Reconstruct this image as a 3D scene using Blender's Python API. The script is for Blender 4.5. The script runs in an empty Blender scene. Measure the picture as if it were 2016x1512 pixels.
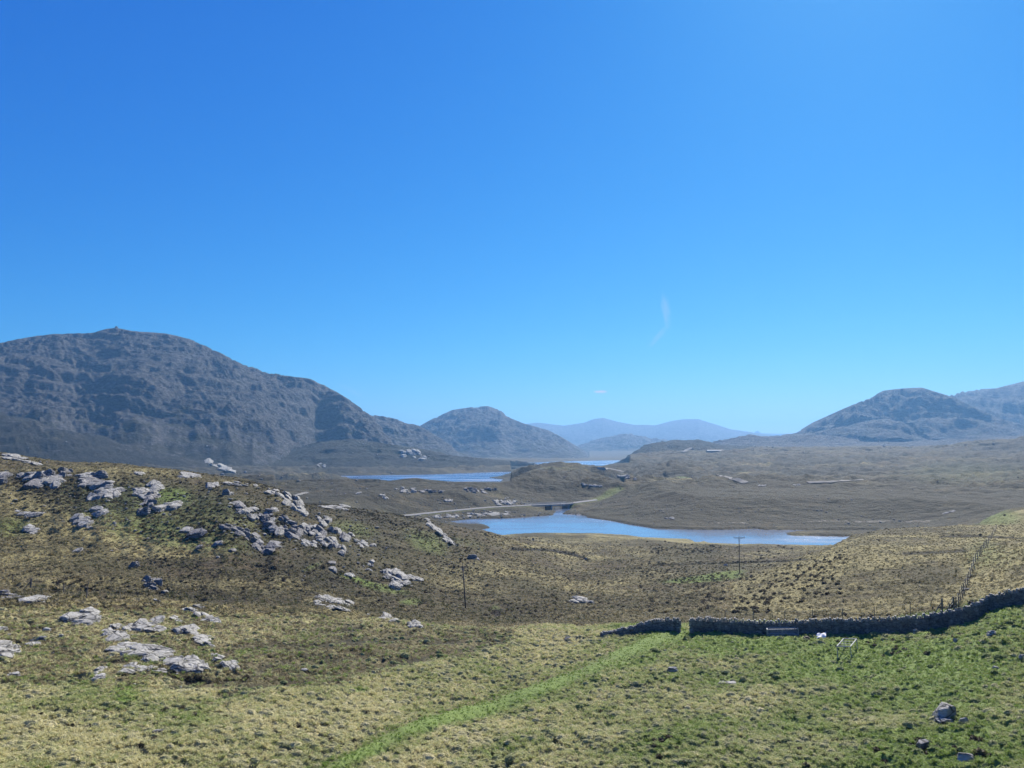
import bpy, bmesh, math, random
import numpy as np
from mathutils import Vector, Matrix, Euler
random.seed(7); rng = np.random.default_rng(7)
sc = bpy.context.scene
COL = sc.collection

# ------------------------------------------------------------------ camera, sky, sun, exposure
F = 1456.0                      # focal length in photo pixels (26 mm equivalent)
PITCH = math.atan((878 - 756) / F)
CP, SP = math.cos(PITCH), math.sin(PITCH)
cam_d = bpy.data.cameras.new('camera'); cam = bpy.data.objects.new('camera', cam_d); COL.objects.link(cam)
cam_d.lens = 26; cam_d.sensor_width = 36; cam_d.clip_start = 0.5; cam_d.clip_end = 60000
cam.location = (0, 0, 0); cam.rotation_euler = (math.pi / 2 + PITCH, 0, 0)
sc.camera = cam

SUN_EL, SUN_AZ = math.radians(41), math.radians(27)      # azimuth clockwise from +Y
sun_d = bpy.data.lights.new('sun', 'SUN'); sun_d.energy = 4.9; sun_d.angle = math.radians(0.53); sun_d.color = (1.0, 0.94, 0.84)
sun = bpy.data.objects.new('sun', sun_d); COL.objects.link(sun)
sv = Vector((math.sin(SUN_AZ) * math.cos(SUN_EL), math.cos(SUN_AZ) * math.cos(SUN_EL), math.sin(SUN_EL)))
sun.rotation_euler = sv.to_track_quat('Z', 'Y').to_euler()
sun.location = (0, 0, 300)

world = bpy.data.worlds.new('World'); sc.world = world; world.use_nodes = True
SKY_STRENGTH = 0.10
SKY_GAMMA = 1.42
SKY_CURVE = ((0.74, 1.54), (0.605, 0.80), (0.765, 0.40))     # film-like response of the sky's red, green and blue
SKY_TINT = (0.66, 0.96, 1.36, 1)
def build_world():
    nt = world.node_tree; N = nt.nodes; L = nt.links; N.clear()
    out = N.new('ShaderNodeOutputWorld'); bg = N.new('ShaderNodeBackground'); bg.inputs[1].default_value = SKY_STRENGTH
    sky = N.new('ShaderNodeTexSky'); sky.sky_type = 'NISHITA'; sky.sun_disc = False
    sky.sun_elevation = SUN_EL; sky.sun_rotation = SUN_AZ; sky.altitude = 60
    sky.air_density = 1.0; sky.dust_density = 0.25; sky.ozone_density = 2.0
    tint = N.new('ShaderNodeMix'); tint.data_type = 'RGBA'; tint.blend_type = 'MULTIPLY'; tint.inputs[0].default_value = 1
    tint.inputs[7].default_value = SKY_TINT
    L.new(sky.outputs[0], tint.inputs[6])
    col = tint.outputs[2]
    # a small cloud and a faint wisp, placed by sky direction
    tc = N.new('ShaderNodeTexCoord')
    def cloud(col, px, py, sx, sy, rot, amount, scale, seed, soft):
        th, s = ray(px, py)
        d = Vector((math.sin(th), math.cos(th), s)).normalized()
        mp = N.new('ShaderNodeMapping'); mp.vector_type = 'POINT'
        # rotate so that the cloud centre is +Y
        q = d.rotation_difference(Vector((0, 1, 0))); e = (Euler((0, rot, 0)).to_matrix() @ q.to_matrix()).to_euler()
        mp.inputs['Rotation'].default_value = e
        L.new(tc.outputs['Generated'], mp.inputs[0])
        nz = N.new('ShaderNodeTexNoise'); nz.inputs['Scale'].default_value = scale; nz.inputs['Detail'].default_value = 6
        nz.inputs['Roughness'].default_value = 0.62
        mp2 = N.new('ShaderNodeMapping'); mp2.inputs['Scale'].default_value = (1 / (sx / sy) ** 0.5, 1, (sx / sy) ** 0.5); mp2.inputs['Location'].default_value = (seed, seed * 2, 0)
        L.new(mp.outputs[0], mp2.inputs[0]); L.new(mp2.outputs[0], nz.inputs[0])
        sep = N.new('ShaderNodeSeparateXYZ'); L.new(mp.outputs[0], sep.inputs[0])
        def m(op, a, b=None, c=None):
            n = N.new('ShaderNodeMath'); n.operation = op
            for i, v in enumerate((a, b, c)):
                if v is None: continue
                if isinstance(v, (int, float)): n.inputs[i].default_value = v
                else: L.new(v, n.inputs[i])
            return n.outputs[0]
        ex = m('POWER', m('DIVIDE', m('ABSOLUTE', sep.outputs[0]), sx / F), 2)
        ez = m('POWER', m('DIVIDE', m('ABSOLUTE', sep.outputs[2]), sy / F), 2)
        r = m('ADD', ex, ez)
        fall = m('MULTIPLY_ADD', r, -1.0, 1.0)
        v = m('MULTIPLY_ADD', m('SUBTRACT', nz.outputs[0], 0.5), soft, fall)
        v = m('MULTIPLY', v, amount)
        front = m('GREATER_THAN', sep.outputs[1], 0)
        v = m('MULTIPLY', v, front)
        cl = N.new('ShaderNodeClamp'); L.new(v, cl.inputs[0]); cl.inputs[2].default_value = min(1, amount)
        mx = N.new('ShaderNodeMix'); mx.data_type = 'RGBA'; L.new(cl.outputs[0], mx.inputs[0]); L.new(col, mx.inputs[6])
        mx.inputs[7].default_value = (9.3, 9.3, 9.3, 1)
        return mx.outputs[2]
    col = cloud(col, 1182, 771.5, 15, 3.5, 0, 0.9, 160, 3, 2.2)
    col = cloud(col, 1311, 608, 9, 42, 0.12, 0.26, 60, 8, 3.4)
    col = cloud(col, 1298, 662, 7, 30, -0.75, 0.20, 60, 12, 3.4)
    col = cloud(col, 690, 768, 30, 6, -0.5, 0.10, 60, 21, 2.6)
    gm = N.new('ShaderNodeGamma'); gm.inputs[1].default_value = SKY_GAMMA
    sc1 = N.new('ShaderNodeVectorMath'); sc1.operation = 'SCALE'; sc1.inputs[3].default_value = 0.1
    sc2 = N.new('ShaderNodeVectorMath'); sc2.operation = 'SCALE'; sc2.inputs[3].default_value = 10
    L.new(col, sc1.inputs[0]); L.new(sc1.outputs[0], gm.inputs[0]); L.new(gm.outputs[0], sc2.inputs[0])
    sep = N.new('ShaderNodeSeparateColor'); com = N.new('ShaderNodeCombineColor'); L.new(sc2.outputs[0], sep.inputs[0]); K = 0.1275
    for i, (a_, g_) in enumerate(SKY_CURVE):
        m1 = N.new('ShaderNodeMath'); m1.operation = 'MULTIPLY'; m1.inputs[1].default_value = K; L.new(sep.outputs[i], m1.inputs[0])
        m2 = N.new('ShaderNodeMath'); m2.operation = 'POWER'; m2.inputs[1].default_value = g_; L.new(m1.outputs[0], m2.inputs[0])
        m3 = N.new('ShaderNodeMath'); m3.operation = 'MULTIPLY'; m3.inputs[1].default_value = a_ / 0.1803; L.new(m2.outputs[0], m3.inputs[0]); L.new(m3.outputs[0], com.inputs[i])
    L.new(com.outputs[0], bg.inputs[0]); L.new(bg.outputs[0], out.inputs[0])

vs = sc.view_settings; vs.view_transform = 'Standard'; vs.look = 'None'; vs.gamma = 1; vs.use_curve_mapping = False
vs.exposure = 0.85     # SKY_CURVE above is fitted for this value
sc.cycles.max_bounces = 6; sc.cycles.volume_bounces = 0; sc.cycles.volume_max_steps = 64
sc.cycles.use_adaptive_sampling = True; sc.cycles.adaptive_threshold = 0.02

def ray(px, py):
    """photo pixel -> (bearing, slope) as seen from the photographer's spot"""
    u = (px - 1008) / F; v = (756 - py) / F
    y = CP - v * SP; z = SP + v * CP
    h = math.hypot(u, y)
    return math.atan2(u, y), z / h
build_world()

# ------------------------------------------------------------------ helpers
def tag(o, label=None, cat=None, group=None, kind=None):
    if label: o['label'] = label
    if cat: o['category'] = cat
    if group: o['group'] = group
    if kind: o['kind'] = kind
    return o
def empty(name, loc, rz=0):
    o = bpy.data.objects.new(name, None); COL.objects.link(o); o.location = loc; o.rotation_euler = (0, 0, rz); o.empty_display_size = 0.5
    return o
def mesh_np(name, V, Q, smooth=True):
    me = bpy.data.meshes.new(name); V = np.asarray(V, np.float32); Q = np.asarray(Q, np.int32); k = Q.shape[1]
    me.vertices.add(len(V)); me.vertices.foreach_set('co', V.ravel())
    me.loops.add(Q.size); me.loops.foreach_set('vertex_index', Q.ravel())
    me.polygons.add(len(Q)); me.polygons.foreach_set('loop_start', np.arange(0, Q.size, k, dtype=np.int32))
    me.polygons.foreach_set('loop_total', np.full(len(Q), k, np.int32))
    me.polygons.foreach_set('use_smooth', np.full(len(Q), smooth, bool))
    me.update(calc_edges=True); return me
def obj(name, me, mat=None, parent=None, loc=None):
    o = bpy.data.objects.new(name, me); COL.objects.link(o)
    if mat is not None and len(me.materials) == 0: me.materials.append(mat)
    if parent: o.parent = parent
    if loc is not None: o.location = loc
    return o
class MB:
    def __init__(s): s.V = []; s.Fc = []
    def box(s, c, size, M=None, taper=1.0):
        x, y, z = size[0] / 2, size[1] / 2, size[2] / 2; b = len(s.V)
        for sz in (-1, 1):
            t = taper if sz > 0 else 1
            for sx, sy in ((-1, -1), (1, -1), (1, 1), (-1, 1)):
                p = Vector((sx * x * t, sy * y * t, sz * z))
                if M is not None: p = M @ p
                s.V.append(p + Vector(c))
        for f in ((3, 2, 1, 0), (4, 5, 6, 7), (0, 1, 5, 4), (1, 2, 6, 5), (2, 3, 7, 6), (3, 0, 4, 7)): s.Fc.append([b + i for i in f])
    def tube(s, a, b_, r, n=6, r2=None):
        a, b_ = Vector(a), Vector(b_); d = (b_ - a).normalized(); q = d.to_track_quat('Z', 'Y'); b = len(s.V); r2 = r if r2 is None else r2
        for p, rr in ((a, r), (b_, r2)):
            for i in range(n):
                an = 2 * math.pi * i / n; s.V.append(p + q @ Vector((rr * math.cos(an), rr * math.sin(an), 0)))
        for i in range(n): s.Fc.append([b + i, b + (i + 1) % n, b + n + (i + 1) % n, b + n + i])
        s.Fc.append([b + i for i in range(n)][::-1]); s.Fc.append([b + n + i for i in range(n)])
    def poly(s, verts, faces):
        b = len(s.V); s.V += [Vector(v) for v in verts]; s.Fc += [[b + i for i in f] for f in faces]
    def build(s, name, mat, parent=None, smooth=False):
        me = bpy.data.meshes.new(name); me.from_pydata([tuple(v) for v in s.V], [], s.Fc)
        if smooth: me.polygons.foreach_set('use_smooth', [True] * len(me.polygons))
        me.update(); return obj(name, me, mat, parent)

# noise --------------------------------------------------------------
def gnoise(x, y, seed=0):
    xi = np.floor(x); yi = np.floor(y); fx = x - xi; fy = y - yi
    xi = xi.astype(np.int64); yi = yi.astype(np.int64)
    def g(ix, iy, dx, dy):
        h = (ix * 374761393 + iy * 668265263 + seed * 974634777) & 0xffffffff
        h = ((h ^ (h >> 13)) * 1274126177) & 0xffffffff; h = h ^ (h >> 16)
        a = (h & 0xffff) * (2 * np.pi / 65536.0)
        return np.cos(a) * dx + np.sin(a) * dy
    u = fx * fx * fx * (fx * (fx * 6 - 15) + 10); v = fy * fy * fy * (fy * (fy * 6 - 15) + 10)
    a = g(xi, yi, fx, fy); b = g(xi + 1, yi, fx - 1, fy); c = g(xi, yi + 1, fx, fy - 1); d = g(xi + 1, yi + 1, fx - 1, fy - 1)
    return (a + (b - a) * u + (c - a) * v + (a - b - c + d) * u * v) * 1.5
def fbm(x, y, o=4, seed=0, gain=0.5):
    r = 0; a = 1.0; t = 0
    for i in range(o):
        r = r + a * gnoise(x * 2 ** i + i * 17.3, y * 2 ** i - i * 9.1, seed + i); t += a; a *= gain
    return r / t
def ridged(x, y, o=4, seed=0, gain=0.55):
    r = 0; a = 1.0; t = 0
    for i in range(o):
        r = r + a * (1 - 2 * np.abs(gnoise(x * 2 ** i + i * 11.7, y * 2 ** i + i * 5.3, seed + i))); t += a; a *= gain
    return r / t
def sstep(a, b, x):
    t = np.clip((x - a) / (b - a), 0, 1); return t * t * (3 - 2 * t)

# ------------------------------------------------------------------ terrain
tt = np.linspace(-0.80, 0.80, 900)
th_f = np.arctan(tt)
e = th_f[-1]
side = np.concatenate([np.linspace(e, math.radians(62), 50)[1:], np.linspace(math.radians(62), math.pi, 26)[1:]])
TH = np.concatenate([-side[::-1], th_f, side])
def geo(a, b, n): return np.geomspace(a, b, n, endpoint=False)
RR = np.concatenate([np.linspace(0.3, 44, 24, endpoint=False), geo(44, 96, 310), geo(96, 170, 120), geo(170, 310, 130), geo(310, 490, 90), geo(490, 700, 50),
                     geo(700, 1600, 105), geo(1600, 2450, 165), geo(2450, 3500, 90), geo(3500, 5000, 55), geo(5000, 9500, 40), geo(9500, 13200, 14), [13200.0]])
NT, NR = len(TH), len(RR)
T2, R2 = np.meshgrid(TH, RR)                 # [row R, col theta]
X = R2 * np.sin(T2); Y = R2 * np.cos(T2)

def line_z(pts, R):
    """heights over the bearing for a line seen at pixels pts, at distance R (number or list over px)"""
    th = []; z = []; rr = []
    for i, (px, py) in enumerate(pts):
        t, s = ray(px, py); r = R if np.isscalar(R) else np.interp(px, [q[0] for q in R], [q[1] for q in R])
        th.append(t); z.append(s * r); rr.append(r)
    return np.interp(TH, th, z), np.interp(TH, th, rr)
BASE = [
 (48, [(-300,1512),(0,1512),(1000,1512),(1700,1508),(2016,1490),(2300,1440)]),
 (60, [(-300,1385),(0,1390),(1000,1395),(1700,1392),(2016,1365),(2300,1310)]),
 (72, [(-300,1300),(0,1306),(1000,1313),(1700,1309),(2016,1265),(2300,1205)]),
 (84, [(-300,1230),(0,1235),(400,1240),(1000,1249),(1340,1246),(1700,1247),(1870,1233),(1930,1212),(1982,1193),(2016,1189),(2300,1150)]),
 (95, [(-300,1180),(0,1187),(300,1190),(450,1205),(650,1205),(850,1232),(1000,1238),(1340,1228),(1700,1222),(1870,1203),(2016,1165),(2300,1120)]),
 (110,[(-300,1168),(0,1170),(400,1180),(650,1196),(850,1218),(1000,1224),(1340,1212),(1700,1182),(1870,1172),(2016,1130),(2300,1090)]),
 (135,[(-300,1138),(0,1140),(450,1150),(650,1175),(1000,1206),(1340,1195),(1500,1168),(1700,1122),(1900,1110),(2016,1090),(2300,1060)]),
 (165,[(-300,1110),(0,1112),(450,1125),(700,1165),(920,1196),(1340,1176),(1500,1142),(1600,1110),(1700,1086),(1900,1086),(2016,1072),(2300,1050)]),
 (220,[(-300,1080),(0,1085),(450,1090),(800,1115),(1000,1135),(1340,1132),(1500,1122),(1600,1096),(1660,1068),(1720,1056),(1900,1058),(2016,1054),(2300,1040)]),
 (280,[(-300,1080),(0,1080),(1000,1090),(1340,1090),(1560,1090),(1640,1080),(1680,1056),(1740,1044),(1900,1037),(2016,1035),(2300,1030)]),
 (330,[(-300,1060),(1000,1061),(1600,1061),(1750,1060),(2016,1058),(2300,1058)]),
 (460,[(-300,1010),(2300,1010)]),
 (600,[(-300,978),(2300,979)]),
 (800,[(-300,955),(0,955),(900,957),(1200,955),(2300,953)]),
 (1080,[(-300,935),(0,938),(500,943),(1000,944),(1200,928),(2300,921)]),
 (1500,[(-300,900),(0,903),(300,910),(500,925),(1080,926.5),(1200,908),(1500,898),(2300,896)]),
 (1900,[(-300,885),(0,888),(400,900),(600,914),(1100,917.5),(1300,895),(1500,888),(2300,886)]),
 (2500,[(-300,880),(0,882),(800,905),(1200,908.5),(1500,882),(2300,882)]),
 (3400,[(-300,880),(0,882),(900,898),(1200,900),(1500,878),(2300,878)]),
 (6000,[(-300,880),(2300,880)]), (9500,[(-300,874),(2300,874)]), (13200,[(-300,875),(2300,875)])]
bz = [np.full(NT, -1.75), np.full(NT, -3.2), np.full(NT, -20.9)]; br = [0.3, 4.0, 37.0]
for R, pts in BASE:
    z, _ = line_z(pts, R); bz.append(z); br.append(R)
bz = np.array(bz); br = np.array(br)
# smooth (pchip-like) interpolation along the distance
lr = np.log(br + 30); LR = np.log(RR + 30)
dl = np.diff(lr)[:, None]; ds = np.diff(bz, axis=0) / dl
m = np.zeros_like(bz); m[0] = ds[0]; m[-1] = ds[-1]
w1 = 2 * dl[1:] + dl[:-1]; w2 = dl[1:] + 2 * dl[:-1]
with np.errstate(divide='ignore', invalid='ignore'):
    hm = (w1 + w2) / (w1 / ds[:-1] + w2 / ds[1:])
m[1:-1] = np.where(ds[:-1] * ds[1:] > 0, hm, 0)
k = np.clip(np.searchsorted(lr, LR, side='right') - 1, 0, len(lr) - 2)
h = (lr[k + 1] - lr[k])[:, None]; s = ((LR - lr[k])[:, None]) / h
Zb = (bz[k] * (2 * s**3 - 3 * s**2 + 1) + m[k] * h * (s**3 - 2 * s**2 + s) + bz[k + 1] * (-2 * s**3 + 3 * s**2) + m[k + 1] * h * (s**3 - s**2))
Zb[0] = -1.75
Zb = Zb + fbm(X / 90, Y / 90, 3, 50) * 3.0 * sstep(380, 700, R2) * (1 - 0.5 * sstep(2000, 4000, R2))

HILLS = [
 # name, label, crest pixels, distance, front width, back width, power, rugged (m), terrace step
 ('hillside', 'rough brown heather and grass slope with pale crags at the left', [(-400,878),(-100,886),(0,893),(60,903),(120,911),(250,918),(330,926),(400,938),(490,948),(550,966),(600,994),(680,1003),(760,1012),(830,1026),(900,1041),(960,1052),(1010,1070),(1080,1092),(1150,1120)],
   [(-400,330),(0,290),(400,262),(600,245),(800,262),(1000,250),(1150,245)], 120, 90, 1.1, 2.2, 0),
 ('grassy_knoll', 'small bright green knoll beyond the fence at the right edge', [(1880,1036),(1925,1034),(1950,1018),(1980,1006),(2016,1001),(2120,996),(2300,1000)], 330, 42, 60, 0.8, 1.0, 0),
 ('brown_hillock', 'dark reddish brown hillock between the lochs behind the bridge', [(900,965),(930,962),(975,958),(1000,945),(1040,928),(1090,918),(1130,922),(1180,934),(1230,950),(1280,965)], 850, 230, 250, 0.9, 5, 9),
 ('heather_mound', 'broad dark heather mound beyond the right end of the near loch', [(1250,985),(1320,972),(1400,960),(1480,951),(1560,948),(1640,955),(1700,972),(1760,990),(1800,1000)], 640, 190, 200, 0.8, 3, 7),
 ('moorland_knoll', 'low brown knoll on the moor left of the straight pale road', [(1180,945),(1240,934),(1290,926),(1330,921),(1380,928),(1420,938),(1450,950)], 980, 190, 200, 0.8, 5, 8),
 ('moorland_knoll', 'low grassy brown swell in front of the middle loch', [(700,955),(760,945),(800,940.5),(820,939.5),(850,943),(900,950),(940,955)], 930, 120, 130, 0.8, 2, 5),
 ('moorland_knoll', 'rounded moor swell at the left of the middle loch', [(520,960),(600,948),(680,943),(740,944),(800,950)], 800, 110, 130, 0.8, 2, 5),
 ('low_hill', 'long low brown hill behind the middle loch, below the cliff', [(380,925),(440,918),(520,905),(590,888),(650,873),(690,871),(750,877),(800,884),(850,894),(900,905),(960,910),(1000,912.5),(1034,915),(1062,922)], 1750, 330, 260, 1.0, 9, 16),
 ('low_hill', 'low brown rise with a road at the right of the far loch', [(1170,918),(1215,905),(1245,889),(1280,876),(1330,871),(1375,871),(1410,880),(1500,884),(1700,885),(2300,880)], 2250, 480, 300, 0.9, 10, 16),
 ('low_hill', 'dark green low rise at the right edge beneath the mountains', [(1780,895),(1850,886),(1930,878),(1980,873),(2040,869),(2300,860)], 1700, 170, 200, 0.9, 3, 6),
 ('rugged_hill', 'rugged pale grey rocky hill left of the right mountain', [(1380,884),(1400,874),(1415,868),(1455,860),(1480,857),(1500,861),(1530,862),(1560,858),(1590,856),(1700,866),(1800,868),(1900,866),(2016,860),(2300,850)], 2750, 430, 400, 1.0, 22, 20),
 ('rocky_spur', 'pale rocky spur at the foot of the big left mountain', [(-300,815),(0,828),(60,838),(110,852),(180,868),(250,884),(330,900),(420,914)], 1480, 260, 300, 1.0, 16, 15),
 ('mountain', 'big grey domed mountain with a cairn filling the left', [(-400,720),(-200,700),(-60,685),(0,680),(60,668),(110,663),(180,660),(210,652.5),(228,651),(260,657),(330,662),(372,672),(410,688),(470,718),(530,738),(580,747),(620,752),(660,775),(700,800),(735,825),(770,870),(800,915)],
   [(-400,2300),(0,2330),(225,2350),(580,2200),(735,2080),(800,2050)], None, 700, 1.0, 34, 30),
 ('mountain', 'second rocky hump stepping down right of the big left mountain', [(640,850),(700,820),(738,820),(780,829),(830,842),(870,868),(905,892),(960,910),(1000,918)], 2650, 520, 500, 0.95, 32, 34),
 ('mountain', 'hump backed blue grey mountain in the middle above the far loch', [(760,880),(820,845),(850,828),(890,810),(930,804),(960,802),(985,810),(1005,826),(1030,836),(1080,850),(1100,860),(1130,878),(1165,898),(1190,910)], 3850, 900, 700, 0.95, 58, 60),
 ('mountain', 'craggy flat topped mountain at the right', [(1520,862),(1570,853),(1600,835),(1620,826),(1660,808),(1700,791),(1740,772),(1775,768),(1815,766),(1850,777),(1880,786),(1920,806),(1980,830),(2050,850),(2300,866)], 3500, 700, 700, 0.9, 60, 58),
 ('rocky_spur', 'rounded rocky spur in front of the right mountain', [(1550,864),(1610,852),(1670,840),(1715,830),(1745,827),(1775,833),(1805,850),(1845,868)], 3000, 330, 330, 0.8, 30, 30),
 ('mountain', 'higher hazy mountain rising off the right edge', [(1800,800),(1868,781),(1885,776),(1910,770),(1960,768),(2016,754),(2100,728),(2300,700)], 4300, 900, 900, 0.9, 62, 60),
 ('distant_hill', 'hazy blue lumpy hills at the head of the far loch', [(1090,885),(1130,880),(1180,866),(1210,858),(1245,856),(1275,862),(1310,868),(1340,876),(1420,890)], 5000, 500, 500, 0.8, 30, 40),
 ('distant_mountain', 'pale blue pair of distant rounded mountains on the skyline', [(960,850),(1030,835),(1060,832),(1110,838),(1150,832),(1168,825),(1187,822),(1215,830),(1250,836),(1290,837),(1320,829),(1345,825),(1375,825),(1400,833),(1440,845),(1500,854),(1560,860)], 8600, 1500, 1400, 0.9, 45, 0),
 ('distant_peak', 'tiny pale peak on the skyline right of the distant mountains', [(1478,858),(1488,851),(1492,850),(1498,853),(1508,858)], 11800, 900, 900, 1.0, 20, 0),
 ('distant_ridge', 'faint low blue ridge along the skyline', [(-300,864),(1300,860),(1450,855),(1500,853),(1550,854),(1600,853),(2300,850)], 12300, 1500, 900, 1.0, 40, 0),
]
# lochs --------------------------------------------------------------
LOCHS = [
 ('loch_water', 'near loch with pale blue water and a bridge at its head', -42.0, [(880,1027),(930,1022),(1000,1020),(1050,1017),(1085,1014),(1098,1003),(1100,996),(1112,995),(1120,1004),(1108,1012),(1153,1015),(1158,1019),(1208,1027),(1268,1037),(1297,1041),(1372,1043),(1440,1043),(1488,1041),(1506,1043),(1600,1043.5),(1722,1043.5),(1722,1046.5),(1640,1046),(1590,1047),(1560,1048),(1549,1051),(1560,1054),(1653,1056.5),(1700,1056),(1690,1062),(1650,1076),(1610,1077),(1546,1075.5),(1500,1073.5),(1450,1074),(1402,1072),(1390,1068),(1372,1070),(1351,1063),(1268,1061),(1238,1056),(1167,1052.5),(1060,1051),(1009,1053),(990,1056),(969,1050),(942,1043),(965,1039),(957,1034),(907,1033)]),
 ('loch_water', 'thin middle loch below the long low hill', -50.0, [(545,939.5),(600,937.5),(713,936),(853,934),(987,929),(1030,929),(1020,932),(985,938.5),(963,940.5),(990,944),(985,949),(853,949),(770,948),(680,944),(560,942.5)]),
 ('loch_water', 'far loch below the hump backed mountain', -52.0, [(1030,913),(1046,910.8),(1120,908),(1215,906.2),(1270,906.8),(1245,914),(1131,923),(1085,919.5),(1039,915.5)]),
]
def poly_sdf(P, x, y):
    """signed distance, negative inside"""
    d = np.full(x.shape, 1e18); sgn = np.ones(x.shape)
    n = len(P)
    for i in range(n):
        ax, ay = P[i]; bx, by = P[i - 1]
        ex, ey = bx - ax, by - ay; wx, wy = x - ax, y - ay
        t = np.clip((wx * ex + wy * ey) / (ex * ex + ey * ey + 1e-9), 0, 1)
        d = np.minimum(d, (wx - ex * t) ** 2 + (wy - ey * t) ** 2)
        c1 = y >= ay; c2 = y < by; c3 = ex * wy > ey * wx
        sgn = np.where((c1 & c2 & c3) | (~c1 & ~c2 & ~c3), -sgn, sgn)
    return np.sqrt(d) * sgn
def at_level(px, py, z):
    t, s = ray(px, py); r = z / s
    return r * math.sin(t), r * math.cos(t)
SDF = []; LP = []
for nm, lb, lev, pts in LOCHS:
    P = [at_level(px, py, lev) for px, py in pts]
    # a little natural raggedness between the points
    Q = []
    for i in range(len(P)):
        a, b = np.array(P[i]), np.array(P[(i + 1) % len(P)]); n = max(1, int(np.hypot(*(b - a)) / 14))
        for j in range(n): Q.append(tuple(a + (b - a) * j / n))
    Q = [(x + 2.0 * float(gnoise(np.array(x / 9), np.array(y / 9), 5)), y + 2.2 * float(gnoise(np.array(x / 9), np.array(y / 9), 6))) for x, y in Q]
    LP.append(Q)
    xs = [p[0] for p in Q]; ys = [p[1] for p in Q]; mg = 130
    msk = (X > min(xs) - mg) & (X < max(xs) + mg) & (Y > min(ys) - mg) & (Y < max(ys) + mg)
    S = np.full(X.shape, 130.0); S[msk] = poly_sdf(Q, X[msk], Y[msk]); SDF.append(S)

near_w = np.ones_like(X)
for (nm, lb, lev, pts), S in zip(LOCHS, SDF):
    cap = lev + 0.5 + np.maximum(S, 0) * 0.03 + 0.0022 * np.maximum(S, 0) ** 2
    mask = (S < 125)
    Zb = np.where(mask & (R2 > 292), np.minimum(Zb, cap), Zb)
    near_w *= sstep(2, 40 if lev > -45 else 30, S) if lev > -45 else sstep(2, 25, S)
ADD = []
for hi, (nm, lb, pts, R, wf, wb, pw, rug, step) in enumerate(HILLS):
    zc, rc = line_z(pts, R)
    thp = [ray(*p)[0] for p in pts]
    inside = np.ones(NT)
    if pts[0][0] > -200: inside *= sstep(thp[0] - 0.001, thp[0] + 0.004, TH)
    if pts[-1][0] < 2250: inside *= 1 - sstep(thp[-1] - 0.004, thp[-1] + 0.001, TH)
    if wf is None:
        px = [-400, 0, 300, 500, 560, 620, 735, 800]; wv = [900, 900, 900, 800, 620, 330, 330, 500]
        wf = np.interp(TH, [ray(p, 800)[0] for p in px], wv)
    zbc = np.array([np.interp(rc[j], RR, Zb[:, j]) for j in range(NT)])
    amp = np.maximum(zc - zbc, 0) * inside
    # wobble the crest distance so that the ridge is no perfect arc
    wob = fbm(TH * 14 + hi * 3.1, np.zeros(NT) + hi, 3, 90 + hi) * 0.16 * (wf if np.isscalar(wf) else wf.mean())
    rc2 = rc
    sf = np.where(R2 < rc2, (rc2 - R2) / (wf + wob), (R2 - rc2) / wb)
    sf = sf * (1 + 0.20 * fbm(X / (0.5 * wb) + 7 * hi, Y / (0.5 * wb), 3, 60 + hi) * sstep(0.05, 0.4, sf))
    e2 = 0.05; s2 = (np.sqrt(sf * sf + e2 * e2) - e2)
    g = np.clip(1 - s2, 0, 1); g = g ** pw; g = g * g * (3 - 2 * g) * 0.45 + g * 0.55
    a = amp * g
    ADD.append(a)
ADD = np.array(ADD)
own = np.argmax(ADD, axis=0); top = ADD.max(axis=0); own[top < 1.5] = -1
Z = Zb + top * np.where(R2 > 292, near_w, 1)
# ruggedness
rug = np.array([h[7] for h in HILLS])[np.maximum(own, 0)] * (own >= 0)
stp = np.array([h[8] for h in HILLS])[np.maximum(own, 0)] * (own >= 0)
amt = np.clip(top / (rug * 1.6 + 1e-6), 0, 1)
crest = 1.0
far = R2 > 600
RUG = np.zeros_like(Z)
fs = slice(int(np.searchsorted(RR, 600)), int(np.searchsorted(RR, 5600)))
xs, ys = X[fs], Y[fs]
wx = xs + 60 * fbm(xs / 240, ys / 240, 2, 3); wy = ys + 60 * fbm(xs / 240 + 9, ys / 240, 2, 4)
rn = ridged(wx / 330 + wy / 700, wy / 300 - wx / 900, 6, 11, 0.56)
fine = ridged(wx / 45, wy / 38, 3, 21, 0.6)
RUG[fs] = (rn - 0.1) * 0.9 + fine * 0.32
Zr = Z + RUG * rug * amt
zz = Zr[fs]; st = np.maximum(stp[fs], 6)
for mul, bl, sd in ((1.0, 0.75, 31), (0.36, 0.6, 33)):
    s_ = st * mul
    w = fbm(xs / 420, ys / 420, 3, sd) * 2.6 + xs / 900
    q = zz / s_ + w; fl = np.floor(q); fr = q - fl
    f2 = 0.35 * fr + 0.65 * sstep(0.55, 0.95, fr)
    nz = s_ * (fl + f2 - w)
    patch = sstep(-0.25, 0.25, fbm(xs / 150, ys / 150, 3, sd + 5))
    zz = zz + (nz - zz) * bl * patch * amt[fs] * (stp[fs] > 0)
Zr[fs] = zz
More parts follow.
